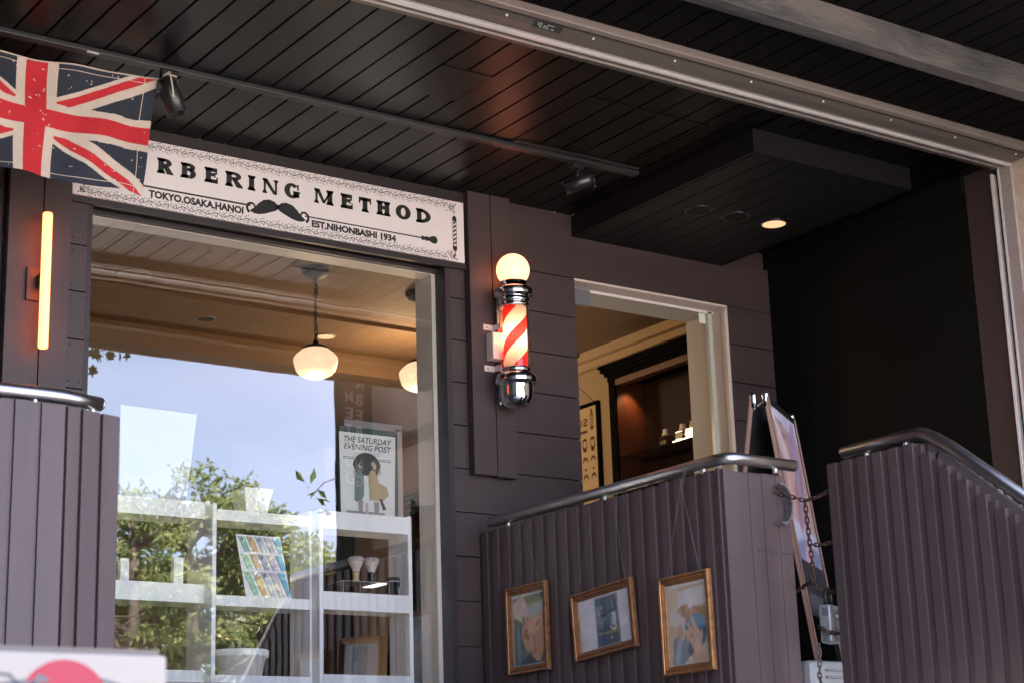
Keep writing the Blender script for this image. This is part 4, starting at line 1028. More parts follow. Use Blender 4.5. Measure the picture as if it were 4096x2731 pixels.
# phone case card
cd = thing('display_card', 'leaning card printed with rows of pastel tubes on the middle shelf unit', 'display card', (3.92, .41, 2.665))
cm = MB()
def CP(u, v, k): return (3.777 + .231 * u + .047 * (1 - v), .385 + .02 * v - .0006 * k, 2.668 + .295 * v)
cm.add([CP(0, 0, 0), CP(1, 0, 0), CP(1, 1, 0), CP(0, 1, 0)], [(0, 1, 2, 3)], 0)
tc = [(.25, .52, .42), (.68, .42, .2), (.46, .43, .62), (.56, .46, .62), (.16, .48, .72)]
for r in range(3):
    for c in range(5):
        v1 = 1 - r * .28 - .02; v0 = v1 - (.27 if r < 2 else .40); u0 = .03 + c * .19 - r * .005; sh_ = .1
        k = 1 + r * 5 + c
        cm.add([CP(min(1, u0 + sh_ * (v1 - v0) / .3 + .02), v0 + .02, k * .3 + 1), CP(min(1, u0 + .14 + sh_ * (v1 - v0) / .3), v0 + .03, k * .3 + 1), CP(min(1, u0 + .165), v1 - .01, k * .3 + 1), CP(u0, v1, k * .3 + 1)], [(0, 1, 2, 3)], 1 + c)
        cm.add([CP(u0, v1, k * .3 + 1.1), CP(u0 + .02, v1, k * .3 + 1.1), CP(min(1, u0 + .04 + sh_ * (v1 - v0) / .3), v0 + .02, k * .3 + 1.1), CP(min(1, u0 + .02 + sh_ * (v1 - v0) / .3), v0 + .02, k * .3 + 1.1)], [(0, 3, 2, 1)], 6)
        if c < 3: cm.add([CP(u0 + .09 + .03 * math.cos(a), v1 - .05 + .03 * math.sin(a), k * .3 + 1.3) for a in [2 * PI * i / 12 for i in range(12)]], [tuple(range(12))], 6)
cm.build('card', [mat('card_white', (.78, .8, .84), .4)] + [paper('tube_%d' % i, c) for i, c in enumerate(tc)] + [mat('tube_shade', (.13, .14, .16), .5)], cd)
for lab, x0, x1, z1, wr in (('slim white carton printed with small text on the leftmost shelf', 3.478, 3.524, 2.841, True), ('slim white carton at the fence edge on the leftmost shelf', 3.222, 3.262, 2.82, False)):
    t = thing('carton', lab, 'carton', ((x0 + x1) / 2, .43, 2.717), group='cartons on the shelf')
    MB().box(x0, x1, .42, .45, 2.7175, z1).build('box', mat('carton_white', (.82, .84, .8), .5), t)
    m = MB()
    for k in range(4):
        zz = z1 - .012
        while zz > 2.78: 
            l = random.uniform(.004, .012); m.box(x0 + .006 + k * .009, x0 + .0072 + k * .009, .4188, .4195, zz - l, zz); zz -= l + .003
    if wr: text_mb(m, 'm', x0 + .018, x0 + .034, 2.748, 2.756, .419, 0); text_mb(m, 'a', x0 + .018, x0 + .034, 2.735, 2.743, .419, 0)
    m.build('small_print', mat('carton_print', (.25, .26, .26), .6), t)
pot = thing('plant_pot', 'round white plastic pot on the lower shelf of the middle unit', 'pot', (3.845, .43, 2.31))
MB().lathe([(0, 2.3095), (.098, 2.31), (.116, 2.40), (.128, 2.402), (.131, 2.408), (.131, 2.432), (.127, 2.436), (.118, 2.436), (.112, 2.42), (0, 2.415)], (3.838, .47, 0), 40).build('body', SHW, pot)
gb = thing('globe_dispenser', 'clear plastic globe on a black base behind the white pot', 'dispenser', (3.88, .66, 2.31))
MB().lathe([(.03, 2.50)] + [(.122 * math.cos(a), 2.60 + .105 * math.sin(a)) for a in [math.radians(-65 + 10 * k) for k in range(16)]] + [(0, 2.705)], (3.91, .66, 0), 32, cap=False).build('globe', glass_mat('globe_glass', 3.0, (.9, .9, .9)), gb)
MB().lathe([(0, 2.31), (.085, 2.31), (.09, 2.46), (.105, 2.47), (.105, 2.5), (0, 2.51)], (3.91, .66, 0), 28).build('base', BLACKM, gb)
MB().tube([(3.91, .66, 2.5), (3.91, .66, 2.70)], .022, 14).build('core', mat('dispenser_core', (.12, .12, .12), .4), gb)
br_h = mat('cream_bristle', (.62, .55, .48), .9, noise=.25, nscale=90, stretch=(1, 1, .1)); br_t = mat('grey_bristle_tip', (.40, .37, .36), .95, noise=.4, nscale=120, stretch=(1, 1, .1))
for lab, x, hm_ in (('shaving brush with a horn coloured handle on the clear stand', 4.362, mat('horn_handle', (.42, .30, .13), .25, noise=.5, nscale=25)), ('shaving brush with a black handle on the clear stand', 4.446, BLACKM)):
    t = thing('shaving_brush', lab, 'shaving brush', (x, .31, 2.755), group='shaving brushes in the window'); z = 2.7555
    MB().lathe([(0, z), (.017, z), (.018, z + .006), (.0145, z + .02), (.0155, z + .035), (.019, z + .045), (.018, z + .052), (0, z + .053)], (x, .31, 0), 24).build('handle', hm_, t)
    MB().lathe([(.016, z + .053), (.020, z + .065), (.029, z + .085), (.036, z + .1)], (x, .31, 0), 28, cap=False).build('knot', br_h, t)
    tp = MB(); tp.lathe([(.036, z + .1), (.040, z + .108), (.038, z + .116), (.028, z + .123), (.012, z + .126), (0, z + .127)], (x, .31, 0), 28)
    for k in range(160):
        a = random.random() * 2 * PI; rr = .038 * random.random() ** .5
        p = Vector((x + rr * math.cos(a), .31 + rr * math.sin(a), z + .112 + .012 * (1 - (rr / .04) ** 2)))
        d = Vector((math.cos(a) * rr * 8, math.sin(a) * rr * 8, 1)).normalized() * random.uniform(.004, .009); s = d.orthogonal().normalized() * .0008
        tp.add([p - s, p + s, p + d], [(0, 1, 2)])
    tp.build('tips', br_t, t)
ac = thing('acrylic_stand', 'low clear acrylic stand under the two shaving brushes', 'stand', (4.39, .31, 2.695))
ACR = glass_mat('acrylic', 2.5, (.93, .95, .95)); m = MB()
m.box(4.255, 4.505, .245, .40, 2.7495, 2.755); m.box(4.255, 4.2595, .245, .40, 2.6955, 2.749); m.box(4.5005, 4.505, .245, .40, 2.6955, 2.749); m.build('riser', ACR, ac)
m = MB()
for p, q in (((4.255, .245, 2.753), (4.505, .245, 2.753)), ((4.255, .245, 2.696), (4.255, .245, 2.753)), ((4.505, .245, 2.696), (4.505, .245, 2.753)), ((4.345, .245, 2.696), (4.345, .245, 2.753)), ((4.255, .4, 2.753), (4.505, .4, 2.753)), ((4.255, .245, 2.753), (4.255, .40, 2.753)), ((4.505, .245, 2.753), (4.505, .40, 2.753))): m.tube([p, q], .0014, 5)
m.build('polished_edge', mat('acrylic_edge', (.55, .52, .5), .2), ac)
cn = thing('canister', 'black canister with a pale band beside the acrylic stand', 'canister', (4.57, .30, 2.695))
MB().lathe([(0, 2.6955), (.031, 2.6955), (.031, 2.770), (.032, 2.7705), (.032, 2.788), (.028, 2.790), (0, 2.790)], (4.568, .31, 0), 28).build('body', mat('canister_black', (.018, .019, .024), .4), cn)
MB().lathe([(.0323, 2.768), (.0323, 2.772)], (4.568, .31, 0), 28, cap=False).build('band', mat('pale_band', (.5, .52, .55), .4), cn)
m = MB()
for k in range(9): m.box(4.572, 4.572 + random.uniform(.012, .02), .2775, .2785, 2.70 + .005 * k, 2.702 + .005 * k)
m.build('small_print', mat('canister_print', (.4, .42, .45), .5), cn)

# magazine cover in a frame (plain stand-in artwork)
mg = thing('framed_poster', 'framed magazine cover with two seated figures standing on the right shelf unit', 'poster', (4.47, .36, 3.07))
MB().box(4.312, 4.640, .372, .392, 3.076, 3.525).build('frame', mat('poster_frame_dark', (.02, .06, .055), .35), mg)
MB().box(4.628, 4.668, .3725, .40, 3.076, 3.54).build('side_strip', mat('pink_grey_strip', (.42, .36, .33), .6), mg)
MB().box(4.34, 4.668, .3725, .40, 3.5255, 3.56).build('top_strip', mat('grey_strip', (.2, .19, .19), .6), mg)
m = MB(); Y0 = .3705
m.poly([(4.318, 3.078), (4.617, 3.078), (4.628, 3.497), (4.308, 3.497)], Y0, 0)
text_mb(m, 'THE SATURDAY', 4.335, 4.605, 3.449, 3.479, Y0 - .001, 1, bold=.012, shear=.25); text_mb(m, 'EVENING POST', 4.335, 4.602, 3.413, 3.443, Y0 - .001, 1, bold=.012, shear=.25)
for z in (3.375, 3.367):
    m.line([(4.33, z), (4.39, z)], .003, Y0 - .001, 1); m.line([(4.53, z), (4.60, z)], .003, Y0 - .001, 1)
for z in (3.402, 3.393): m.line([(4.39, z), (4.54, z)], .0018, Y0 - .0008, 4)
AR = lambda c, pts, k: m.poly(pts, Y0 - .001 - .0003 * k, c)
AR(5, ell(4.462, 3.335, .078, .068, 28, 0, PI), 1); AR(5, [(4.387, 3.335), (4.537, 3.335), (4.52, 3.29), (4.40, 3.29)], 1)
AR(2, [(4.392, 3.20), (4.395, 3.29), (4.41, 3.32), (4.43, 3.315), (4.445, 3.28), (4.445, 3.19), (4.42, 3.15), (4.39, 3.165)], 2); AR(6, ell(4.424, 3.336, .009, .016), 3); AR(5, ell(4.431, 3.347, .012, .012), 4); AR(6, [(4.385, 3.27), (4.40, 3.29), (4.395, 3.32), (4.385, 3.31)], 3)
AR(3, [(4.475, 3.17), (4.47, 3.29), (4.485, 3.32), (4.51, 3.315), (4.53, 3.26), (4.575, 3.24), (4.585, 3.20), (4.55, 3.17)], 2); AR(6, ell(4.505, 3.338, .009, .016), 3); AR(3, ell(4.497, 3.35, .012, .012), 4); AR(6, [(4.53, 3.29), (4.545, 3.31), (4.54, 3.335), (4.53, 3.32)], 3)
AR(4, [(4.41, 3.165), (4.44, 3.165), (4.436, 3.11), (4.414, 3.11)], 3); AR(4, [(4.50, 3.165), (4.53, 3.165), (4.527, 3.11), (4.503, 3.11)], 3)
AR(5, [(4.53, 3.18), (4.545, 3.18), (4.57, 3.13), (4.55, 3.125)], 4); AR(4, [(4.345, 3.085), (4.56, 3.085), (4.56, 3.112), (4.345, 3.112)], 4)
AR(6, [(4.452, 3.083), (4.468, 3.083), (4.468, 3.15), (4.46, 3.16), (4.452, 3.15)], 5)
m.build('cover', [mat('cover_paper', (.72, .76, .74), .4), BLACKP, mat('cover_teal', (.16, .22, .22), .6), mat('cover_tan', (.45, .36, .2), .6), mat('cover_grey', (.3, .3, .29), .6), mat('cover_dark', (.05, .05, .05), .6), mat('cover_pale', (.58, .46, .40), .6)], mg)

tw = thing('towel_stack', 'stack of dark teal towels on a black stand by the right window edge', 'towels', (5.14, .9, 2.1))
m = MB(); TE = mat('teal_towel', (.012, .055, .055), .9, noise=.3, nscale=30)
for k in range(8):
    z = 3.225 + k * .0145; m.box(5.03 + random.uniform(-.012, .012), 5.30, .80 + random.uniform(-.01, .01), 1.1, z, z + .0135)
m.build('towels', TE, tw, bevel=.005)
m = MB(); m.add([(5.05, .82, 3.224), (5.30, .82, 3.224), (5.30, 1.1, 3.224), (5.05, 1.1, 3.224), (4.98, .78, 2.1), (5.32, .78, 2.1), (5.32, 1.1, 2.1), (4.98, 1.1, 2.1)], [(0, 1, 2, 3), (0, 4, 5, 1), (1, 5, 6, 2), (2, 6, 7, 3), (3, 7, 4, 0)])
m.build('stand', BLACKM, tw)

# ================================================================== ROOM BEHIND THE DOOR
cab = thing('display_cabinet', 'dark wooden display cabinet with lit interior behind the door', 'cabinet', (7.1, 1.0, 2.1))
m = MB()
for k, (dx, z0, z1) in enumerate(((.0, 4.43, 4.447), (.012, 4.405, 4.4295), (.03, 4.38, 4.4045), (.045, 4.345, 4.3795))): m.box(6.965 + dx, 7.2495, .3, 1.72 - dx * .9, z0, z1)
m.build('cornice', BLKWOOD, cab)
MB().box(7.0, 7.2495, 1.60, 1.645, 2.1, 4.3445).build('side_panel', WOOD, cab); MB().box(7.235, 7.2495, .3, 1.599, 2.1, 4.3445).build('back_panel', mat('shadowed_back_wood', (.022, .010, .006), .6, spec=.2, noise=.3, nscale=5, stretch=(4, 4, .5)), cab)  # back panel is a darker wood copy, cabinet shade put into its colour
MB().box(6.995, 7.012, 1.59, 1.65, 2.1, 4.3445).build('stile', BLKWOOD, cab)
MB().box(7.0, 7.06, .3, 1.589, 4.305, 4.3445).build('top_rail', WOOD, cab)
MB().box(7.012, 7.2345, .3, 1.598, 3.838, 3.845).build('glass_shelf', glass_mat('shelf_glass', 4, (.55, .55, .5)), cab)
lamp('cabinet_lamp', (7.10, 1.50, 4.295), 2.2, (1, .55, .25), .02, cab, 'SPOT', (math.radians(28), 0, 0), 1.5)
lamp('bottle_fill_light', (7.02, 1.05, 4.295), .8, (1, .60, .32), .02, cab, 'SPOT', (0, 0, 0), .6)  # added fill without a fixture, brightens the bottles
BCAP = mat('white_cap', (.85, .76, .66), .5)
for i, (lab, y) in enumerate((('clear square bottle with a white cap, farthest left on the cabinet shelf', 1.19), ('middle clear square bottle with a pale label on the cabinet shelf', 1.03), ('clear square bottle nearest the door frame on the cabinet shelf', .935))):
    t = thing('bottle', lab, 'bottle', (7.06, y, 3.845), group='bottles on the cabinet shelf'); x = 7.06; z = 3.8455
    MB().box(x - .034, x + .034, y - .034, y + .034, z, z + .058).build('glass_body', glass_mat('bottle_glass', 3, (.62, .55, .45)), t, bevel=.004)
    MB().box(x - .028, x + .028, y - .028, y + .028, z + .004, z + .03).build('liquid', mat('amber_liquid', (.12, .08, .05), .2), t)
    if i == 1: MB().box(x - .0355, x - .0345, y - .028, y + .028, z + .01, z + .05).build('paper_label', mat('pale_label', (.55, .5, .4), .6), t)
    MB().lathe([(0, z + .0585), (.023, z + .059), (.024, z + .076), (.018, z + .078), (.018, z + .098), (.016, z + .102), (0, z + .103)], (x, y, 0), 20).build('cap', BCAP, t)
sp_ = thing('small_frame', 'small orange framed cover at the back of the cabinet shelf', 'picture frame', (7.2, .86, 3.86))
MB().box(7.20, 7.215, .70, .965, 3.8455, 4.09).build('frame', mat('orange_frame', (.5, .2, .07), .4), sp_)
m = MB(); m.add([(7.198, .945, 3.86), (7.198, .72, 3.86), (7.198, .72, 4.075), (7.198, .945, 4.075)], [(0, 1, 2, 3)], 0)
tm = MB(); text_mb(tm, 'TH', .0, .045, 4.035, 4.06, 0, 0, bold=.015, shear=.2); text_mb(tm, 'EV', .0, .045, 4.003, 4.028, 0, 0, bold=.015, shear=.2); tm.line([(0, 3.985), (.1, 3.985)], .002); tm.line([(0, 3.978), (.1, 3.978)], .002)
m.add([(7.197, .94 - v[0], v[2]) for v in tm.v], tm.f, 1); m.build('cover', [mat('cover_cream', (.62, .52, .40), .5), BLACKP], sp_)
bp_ = thing('beard_poster', 'black framed beard style chart hanging on the cream interior wall', 'poster', (7.24, 2.3, 4.1))
m = MB(); YB0, YB1, ZB0, ZB1 = 2.065, 2.66, 3.40, 4.338
m.box(7.222, 7.249, YB0, YB0 + .022, ZB0, ZB1); m.box(7.222, 7.249, YB1 - .022, YB1, ZB0, ZB1); m.box(7.222, 7.249, YB0 + .0225, YB1 - .0225, ZB1 - .022, ZB1); m.build('frame', BLKWOOD, bp_)
pm = MB(); pm.add([(7.236, YB1 - .02, ZB0), (7.236, YB0 + .02, ZB0), (7.236, YB0 + .02, ZB1 - .02), (7.236, YB1 - .02, ZB1 - .02)], [(0, 1, 2, 3)], 0)
ic_ = MB()       # local u runs left to right (-Y), origin at the right edge of the sheet
text_mb(ic_, 'S', -.155, -.105, 4.19, 4.245, 0, 0, bold=.03, mirror=True); text_mb(ic_, 'D', -.215, -.165, 4.19, 4.245, 0, 0, bold=.03); text_mb(ic_, 'R', -.275, -.225, 4.19, 4.245, 0, 0, bold=.03, mirror=True)
ic_.poly([(-.28, 4.165), (-.11, 4.165), (-.11, 4.145), (-.28, 4.145)])
ic_.poly(ell(-.062, 4.285, .012, .016, 12)); ic_.line([(-.082, 4.265), (-.042, 4.265)], .008); ic_.line([(-.084, 4.175), (-.04, 4.175)], .01); ic_.poly(ell(-.062, 4.168, .014, .012, 12))
ic_.line([(-.078, 4.26), (-.078, 4.18)], .003); ic_.line([(-.046, 4.26), (-.046, 4.18)], .003)
for k in range(4): ic_.line([(-.078, 4.185 + .02 * k), (-.046, 4.20 + .02 * k)], .008)
for r in range(5):
    for c in range(4):
        u = -.062 - .085 * c; z = 4.065 - .115 * r
        if r < 1:
            ic_.strip(ell(u, z, .026, .04, 20), ell(u, z + .006, .019, .024, 20), 0, 0, closed=True); ic_.poly(ell(u, z - .03, .02, .016 if c % 2 else .022, 14, PI, 2 * PI)); ic_.poly(ell(u, z + .028, .024, .018, 14, 0, PI))
        else:
            ic_.strip(ell(u, z, .028, .036, 16, 0, PI), ell(u, z - .004, .02, .02, 16, 0, PI)); 
            if r % 2: ic_.poly(ell(u, z - .05, .012, .009, 12))
pm.add([(7.2345, YB0 + .022 - v[0], v[2]) for v in ic_.v], ic_.f, 1)
pm.build('chart', [mat('kraft_paper', (.50, .36, .20), .7), mat('brown_ink', (.10, .05, .025), .7)], bp_)
MB().tube([(7.246, YB0 + .06, ZB1), (7.248, (YB0 + YB1) / 2 + .1, ZB1 + .28)], .0022, 6).build('hanging_cord', mat('brown_cord', (.2, .12, .07), .7), bp_)
lamp('room_fill_light', (5.9, 2.3, 4.3), 18, (1, .70, .40), .12)  # added fill without a fixture, brightens the room behind the door

# ================================================================== PLACARD (near, bottom left)
pl = thing('placard', 'near white board with a pink disc and dark brush strokes at the lower left', 'sign', (.9, -4.4, 0))
MB().box(.55, 1.268, -4.4, -4.37, 1.2, 1.861).build('board', mat('placard_white', (.34, .31, .285), .6), pl, bevel=.004)
MB().box(.5505, 1.2675, -4.3695, -4.352, 1.2, 1.873).build('rear_trim', mat('taupe_trim', (.17, .14, .125), .6), pl)
MB().box(.60, .64, -4.3515, -4.31, 0, 1.7).build('post', WPAINT, pl); MB().box(1.18, 1.22, -4.3515, -4.31, 0, 1.7).build('post', WPAINT, pl)
m = MB(); m.poly(ell(1.095, 1.772, .078, .078, 48), -4.4008); m.build('disc', mat('pink_disc', (.34, .026, .05), .6), pl)
m = MB()
for pts, ws in (([(.985, 1.818), (1.005, 1.815), (1.02, 1.80)], (.004, .007, .003)), ([(.97, 1.795), (1.0, 1.80), (1.03, 1.805), (1.05, 1.80)], (.006, .01, .008, .004)), ([(1.04, 1.798), (1.055, 1.812), (1.068, 1.808)], (.008, .014, .006)), ([(1.155, 1.812), (1.175, 1.805), (1.20, 1.798)], (.004, .008, .006)), ([(1.18, 1.79), (1.21, 1.80), (1.225, 1.80)], (.004, .009, .006)), ([(1.1, 1.77), (1.13, 1.79), (1.15, 1.77)], (.01, .012, .01)), ([(1.0, 1.77), (1.04, 1.78), (1.09, 1.76)], (.012, .014, .01))):
    m.line([(a, b + .009) for a, b in pts], .006, -4.4014, 0, ws=ws)
m.build('brush_strokes', mat('grey_ink', (.13, .13, .14), .7), pl)

# ================================================================== BANNER at the end of the stucco wall (seen in the glass)
bn = thing('blade_banner', 'tall brown and teal banner with white lettering at the end of the stucco wall', 'banner', (6.62, -4.22, 3.9))
m = MB(); m.box(6.55, 6.8665, -4.235, -4.225, 2.9, 5.8); m.build('cloth', [mat('banner_brown', (.26, .20, .17), .7)], bn)
m = MB(); m.box(6.55, 6.60, -4.2245, -4.2235, 2.9, 5.8); m.box(6.80, 6.8665, -4.2245, -4.2235, 2.9, 5.8); m.box(6.601, 6.799, -4.2245, -4.2235, 3.4, 3.75); m.build('teal_edge', mat('banner_teal', (.05, .16, .14), .7), bn)
lm = MB()
for i, ch in enumerate('BARBERING'): text_mb(lm, ch, 6.635, 6.70, 5.12 - i * .125, 5.205 - i * .125, 0, 0, bold=.02)
for i, ch in enumerate('METHOD'): text_mb(lm, ch, 6.72, 6.785, 4.76 - i * .125, 4.845 - i * .125, 0, 0, bold=.02)
l2 = MB(); xc = 6.71 * 2
l2.add([(xc - v[0], -4.2228, v[2]) for v in lm.v], [f[::-1] if False else f for f in lm.f]); l2.build('lettering', mat('banner_white', (.85, .83, .8), .7), bn)

# ================================================================== TREES (opposite the shop, seen in the glass)
def leaf_mat(name, a, b):
    m = bpy.data.materials.new(name); m.use_nodes = True; nt = m.node_tree; nt.nodes.clear(); N = nt.nodes.new; L = nt.links.new
    o = N('ShaderNodeOutputMaterial'); d = N('ShaderNodeBsdfDiffuse'); t = N('ShaderNodeBsdfTranslucent'); ms = N('ShaderNodeMixShader'); ms.inputs[0].default_value = .4
    tc = N('ShaderNodeTexCoord'); n = N('ShaderNodeTexNoise'); n.inputs['Scale'].default_value = 2.2; n.inputs['Detail'].default_value = 6; r = N('ShaderNodeValToRGB')
    r.color_ramp.elements[0].position = .35; r.color_ramp.elements[1].position = .66; r.color_ramp.elements[0].color = (*a, 1); r.color_ramp.elements[1].color = (*b, 1)
    L(tc.outputs['Object'], n.inputs['Vector']); L(n.outputs['Fac'], r.inputs[0]); L(r.outputs[0], d.inputs[0]); L(r.outputs[0], t.inputs[0]); L(d.outputs[0], ms.inputs[1]); L(t.outputs[0], ms.inputs[2]); L(ms.outputs[0], o.inputs[0])
    return m
BARK = mat('bark', (.09, .07, .055), .9, noise=.4, nscale=12, stretch=(1, 1, .3), bump=.4)
LEAFA = leaf_mat('leaf_green', (.05, .10, .035), (.20, .27, .09)); LEAFB = leaf_mat('leaf_yellow_green', (.11, .16, .06), (.36, .38, .16))
def leafquad(mb, c, size, rnd):
    d = Vector((rnd.gauss(0, 1), rnd.gauss(0, 1), rnd.gauss(-.3, .8))); d.normalize(); s = d.orthogonal().normalized()
    s = Matrix.Rotation(rnd.random() * 6.28, 3, d) @ s
    p = Vector(c); l = size * rnd.uniform(.7, 1.3); w = l * .42; n = d.cross(s) * l * .12
    mb.add([p, p + d * l * .5 + s * w * .5 + n, p + d * l, p + d * l * .5 - s * w * .5 + n], [(0, 1, 2, 3)])
def tree(label, loc, h, cr, seed, lm, nclump=60, per=55, size=.11, zlow=.4, group='trees opposite the shop'):
    rnd = random.Random(seed)
    t = thing('tree', label, 'tree', loc, group=group); b = Vector(loc)
    tk = MB(); lf_ = MB(); tips = []
    th = h * zlow * 1.1
    top = b + Vector((rnd.uniform(-.2, .2), rnd.uniform(-.2, .2), h * .72))
    pts = [b, b + Vector((rnd.uniform(-.06, .06), 0, th * .5)), b + Vector((rnd.uniform(-.12, .12), .05, th)), (b + Vector((0, 0, th))).lerp(top, .6), top]
    tk.tube(pts, .1, 9, rs=[.16, .12, .10, .06, .025])
    for k in range(15):
        s = rnd.uniform(0, 1); p0 = (b + Vector((0, 0, th * .9))).lerp(top, s * .9)
        a = k * 2.4 + rnd.random(); l = cr * rnd.uniform(.6, 1.0) * (1 - .45 * s)
        p1 = p0 + Vector((math.cos(a) * l * .5, math.sin(a) * l * .5, l * .32)); p2 = p1 + Vector((math.cos(a + .3) * l * .5, math.sin(a + .3) * l * .5, l * rnd.uniform(.2, .6)))
        tk.tube([p0, p1, p2], .03, 6, rs=[.05, .03, .01]); tips += [p2, p1.lerp(p2, .5)]
        for q in range(4):
            e = p1.lerp(p2, rnd.random()) + Vector((rnd.gauss(0, 1), rnd.gauss(0, 1), rnd.gauss(.25, .6))) * cr * .24
            tk.tube([p1.lerp(p2, .3), e], .01, 5, rs=[.016, .005]); tips.append(e)
    tips.append(top)
    rnd.shuffle(tips)
    for k in range(nclump):
        c = tips[k % len(tips)] + Vector((rnd.gauss(0, 1), rnd.gauss(0, 1), rnd.gauss(0, .7))) * cr * .07
        rad = cr * rnd.uniform(.12, .22)
        for q in range(per):
            v = Vector((rnd.gauss(0, 1), rnd.gauss(0, 1), rnd.gauss(0, .6))); v = v.normalized() * rad * rnd.random() ** .45
            leafquad(lf_, c + v, size, rnd)
    tk.build('trunk', BARK, t); lf_.build('crown', lm, t)
    return t
TY = .14
tree('airy yellow green tree opposite the shop, leftmost in the window reflection', (9.05, -13.6, 0), 7.7, 1.25, 3, LEAFB, 62, 95, .10, .42)
tree('full yellow green tree opposite the shop, behind the planter reflection', (10.05, -13.9, 0), 8.0, 1.4, 4, LEAFB, 74, 100, .10, .42)
tree('bushy green tree opposite the shop at the right of the reflection', (11.1, -14.2, 0), 7.9, 1.35, 5, LEAFB, 74, 100, .10, .42)
tree('darker green tree standing lower behind the yellow green trees', (11.3, -17.5, 0), 7.4, 1.9, 6, LEAFA, 70, 90, .13, .35)
tree('dark green tree farthest left behind the yellow green trees', (9.6, -16.8, 0), 7.0, 1.8, 8, LEAFA, 70, 90, .13, .35)
tree('dark green tree farthest right behind the yellow green trees', (13.6, -18.0, 0), 7.2, 1.9, 9, LEAFA, 70, 70, .16, .35)
# maple by the kerb: its twigs hang just under the eaves
mt = thing('tree', 'kerbside maple whose leafy twigs hang under the eaves in the reflection', 'tree', (9.4, -6.6, 0), group='trees opposite the shop')
tk = MB(); lf_ = MB(); rnd = random.Random(21)
tk.tube([(9.4, -6.6, 0), (9.35, -6.55, 2.2), (9.3, -6.5, 4.6), (9.2, -6.4, 8.0)], .1, 9, rs=[.14, .11, .09, .04])
tk.tube([(9.3, -6.5, 5.4), (8.0, -5.4, 6.3), (6.4, -4.4, 5.9), (5.2, -4.0, 5.1), (4.7, -3.9, 4.85), (4.5, -3.9, 4.78)], .03, 6, rs=[.05, .04, .02, .008, .005, .003])
tk.tube([(9.3, -6.5, 4.0), (8.4, -6.0, 4.5), (7.5, -5.6, 4.55), (7.1, -5.4, 4.38), (6.98, -5.4, 4.25)], .02, 6, rs=[.03, .015, .008, .005, .003])
def mleaf(c, s):
    d = Vector((rnd.gauss(0, .4), rnd.gauss(0, .4), -1)).normalized(); q = d.orthogonal().normalized(); q = Matrix.Rotation(rnd.random() * 6, 3, d) @ q; c = Vector(c)
    out = []
    for k in range(10):
        a = -PI / 2 + 2 * PI * k / 10; r = s * (1 if k % 2 else .45)
        out.append(c + d * (s * .8 + r * math.sin(a)) + q * r * math.cos(a))
    lf_.add(out, [tuple(range(10))])
for k in range(14): mleaf((4.48 + rnd.random() * .27, -3.86 + rnd.uniform(-.05, .05), 4.79 + .03 * rnd.random()), .045)
for k in range(4): mleaf((4.47 + rnd.random() * .05, -3.86, 4.66 + rnd.random() * .03), .04)
for k in range(11):
    a = k / 10; leafquad(lf_, (6.95 + .22 * a + rnd.uniform(-.03, .03), -5.4, 4.40 - .24 * a + rnd.uniform(-.04, .03)), .12, rnd)
for k in range(900):
    v = Vector((rnd.gauss(0, 1), rnd.gauss(0, 1), rnd.gauss(0, .7))).normalized() * 1.3 * rnd.random() ** .4; leafquad(lf_, Vector((10.2, -7.0, 9.2)) + v, .14, rnd)
tk.build('trunk', BARK, mt); lf_.build('crown', LEAFA, mt)

# ================================================================== LIGHT, SKY, CAMERA
SUN_EL, SUN_AZ = math.radians(56), math.radians(-18)     # sun high behind the building
W = bpy.data.worlds.new('World'); S.world = W; W.use_nodes = True; nt = W.node_tree; nt.nodes.clear()
N = nt.nodes.new; L = nt.links.new
o = N('ShaderNodeOutputWorld'); bg = N('ShaderNodeBackground'); bg.inputs['Strength'].default_value = .075
sk = N('ShaderNodeTexSky'); sk.sky_type = 'NISHITA'; sk.sun_disc = False; sk.sun_elevation = SUN_EL; sk.sun_rotation = SUN_AZ; sk.dust_density = 2.0; sk.air_density = 1.0
tc = N('ShaderNodeTexCoord'); mp = N('ShaderNodeMapping'); mp.inputs['Scale'].default_value = (1, 1, 2.2); mp.inputs['Location'].default_value = (.3, .1, .2)
ns = N('ShaderNodeTexNoise'); ns.inputs['Scale'].default_value = 2.0; ns.inputs['Detail'].default_value = 7; ns.inputs['Roughness'].default_value = .55
cr_ = N('ShaderNodeValToRGB'); cr_.color_ramp.elements[0].position = .36; cr_.color_ramp.elements[1].position = .62; cr_.color_ramp.elements[0].color = (.08, .08, .08, 1); cr_.color_ramp.elements[1].color = (.85, .85, .85, 1)
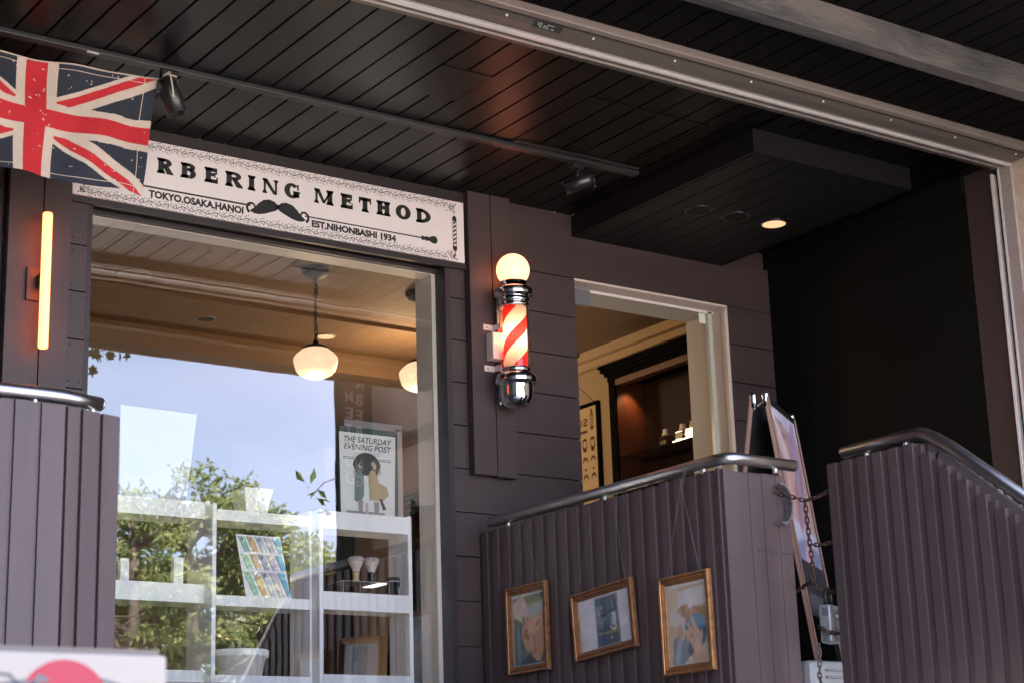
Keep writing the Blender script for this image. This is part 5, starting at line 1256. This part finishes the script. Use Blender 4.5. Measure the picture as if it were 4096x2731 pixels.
mx = N('ShaderNodeMix'); mx.data_type = 'RGBA'; mx.inputs[7].default_value = (5.2, 5.7, 8.0, 1)
L(tc.outputs['Generated'], mp.inputs[0]); L(mp.outputs[0], ns.inputs['Vector']); L(ns.outputs['Fac'], cr_.inputs[0]); L(cr_.outputs[0], mx.inputs[0]); L(sk.outputs[0], mx.inputs[6]); L(mx.outputs[2], bg.inputs[0]); L(bg.outputs[0], o.inputs[0])
sl = bpy.data.lights.new('sun', 'SUN'); sl.energy = 4.8; sl.angle = math.radians(.5); sl.color = (1, .95, .87)
so_ = bpy.data.objects.new('sun', sl); COL.objects.link(so_)
dirv = Vector((math.sin(SUN_AZ) * math.cos(SUN_EL), math.cos(SUN_AZ) * math.cos(SUN_EL), math.sin(SUN_EL)))
so_.rotation_euler = dirv.to_track_quat('Z', 'Y').to_euler(); so_.location = (0, 20, 20)

cam = bpy.data.cameras.new('camera'); co = bpy.data.objects.new('camera', cam); COL.objects.link(co); S.camera = co
cam.sensor_width = 36; cam.lens = 64.328; cam.clip_end = 1000
yaw, pit, rol = .61550736, .266532418, -.0326922969
right = Vector((math.cos(yaw), -math.sin(yaw), 0)); fwd = Vector((math.sin(yaw), math.cos(yaw), 0)); up = Vector((0, 0, 1))
f2_ = fwd * math.cos(pit) + up * math.sin(pit); u2 = -fwd * math.sin(pit) + up * math.cos(pit)
r2 = right * math.cos(rol) + u2 * math.sin(rol); u3 = -right * math.sin(rol) + u2 * math.cos(rol)
M = Matrix((r2, u3, -f2_)).transposed().to_4x4(); M.translation = (0, -7.2, 1.55); co.matrix_world = M
cam.dof.use_dof = True; cam.dof.focus_distance = 8.7; cam.dof.aperture_fstop = 5.0
S.view_settings.view_transform = 'Standard'; S.view_settings.look = 'None'; S.view_settings.exposure = EV; S.view_settings.gamma = 1
S.render.engine = 'CYCLES'; S.cycles.max_bounces = 10; S.cycles.transparent_max_bounces = 24; S.cycles.sample_clamp_indirect = 4; S.cycles.caustics_reflective = False; S.cycles.caustics_refractive = False
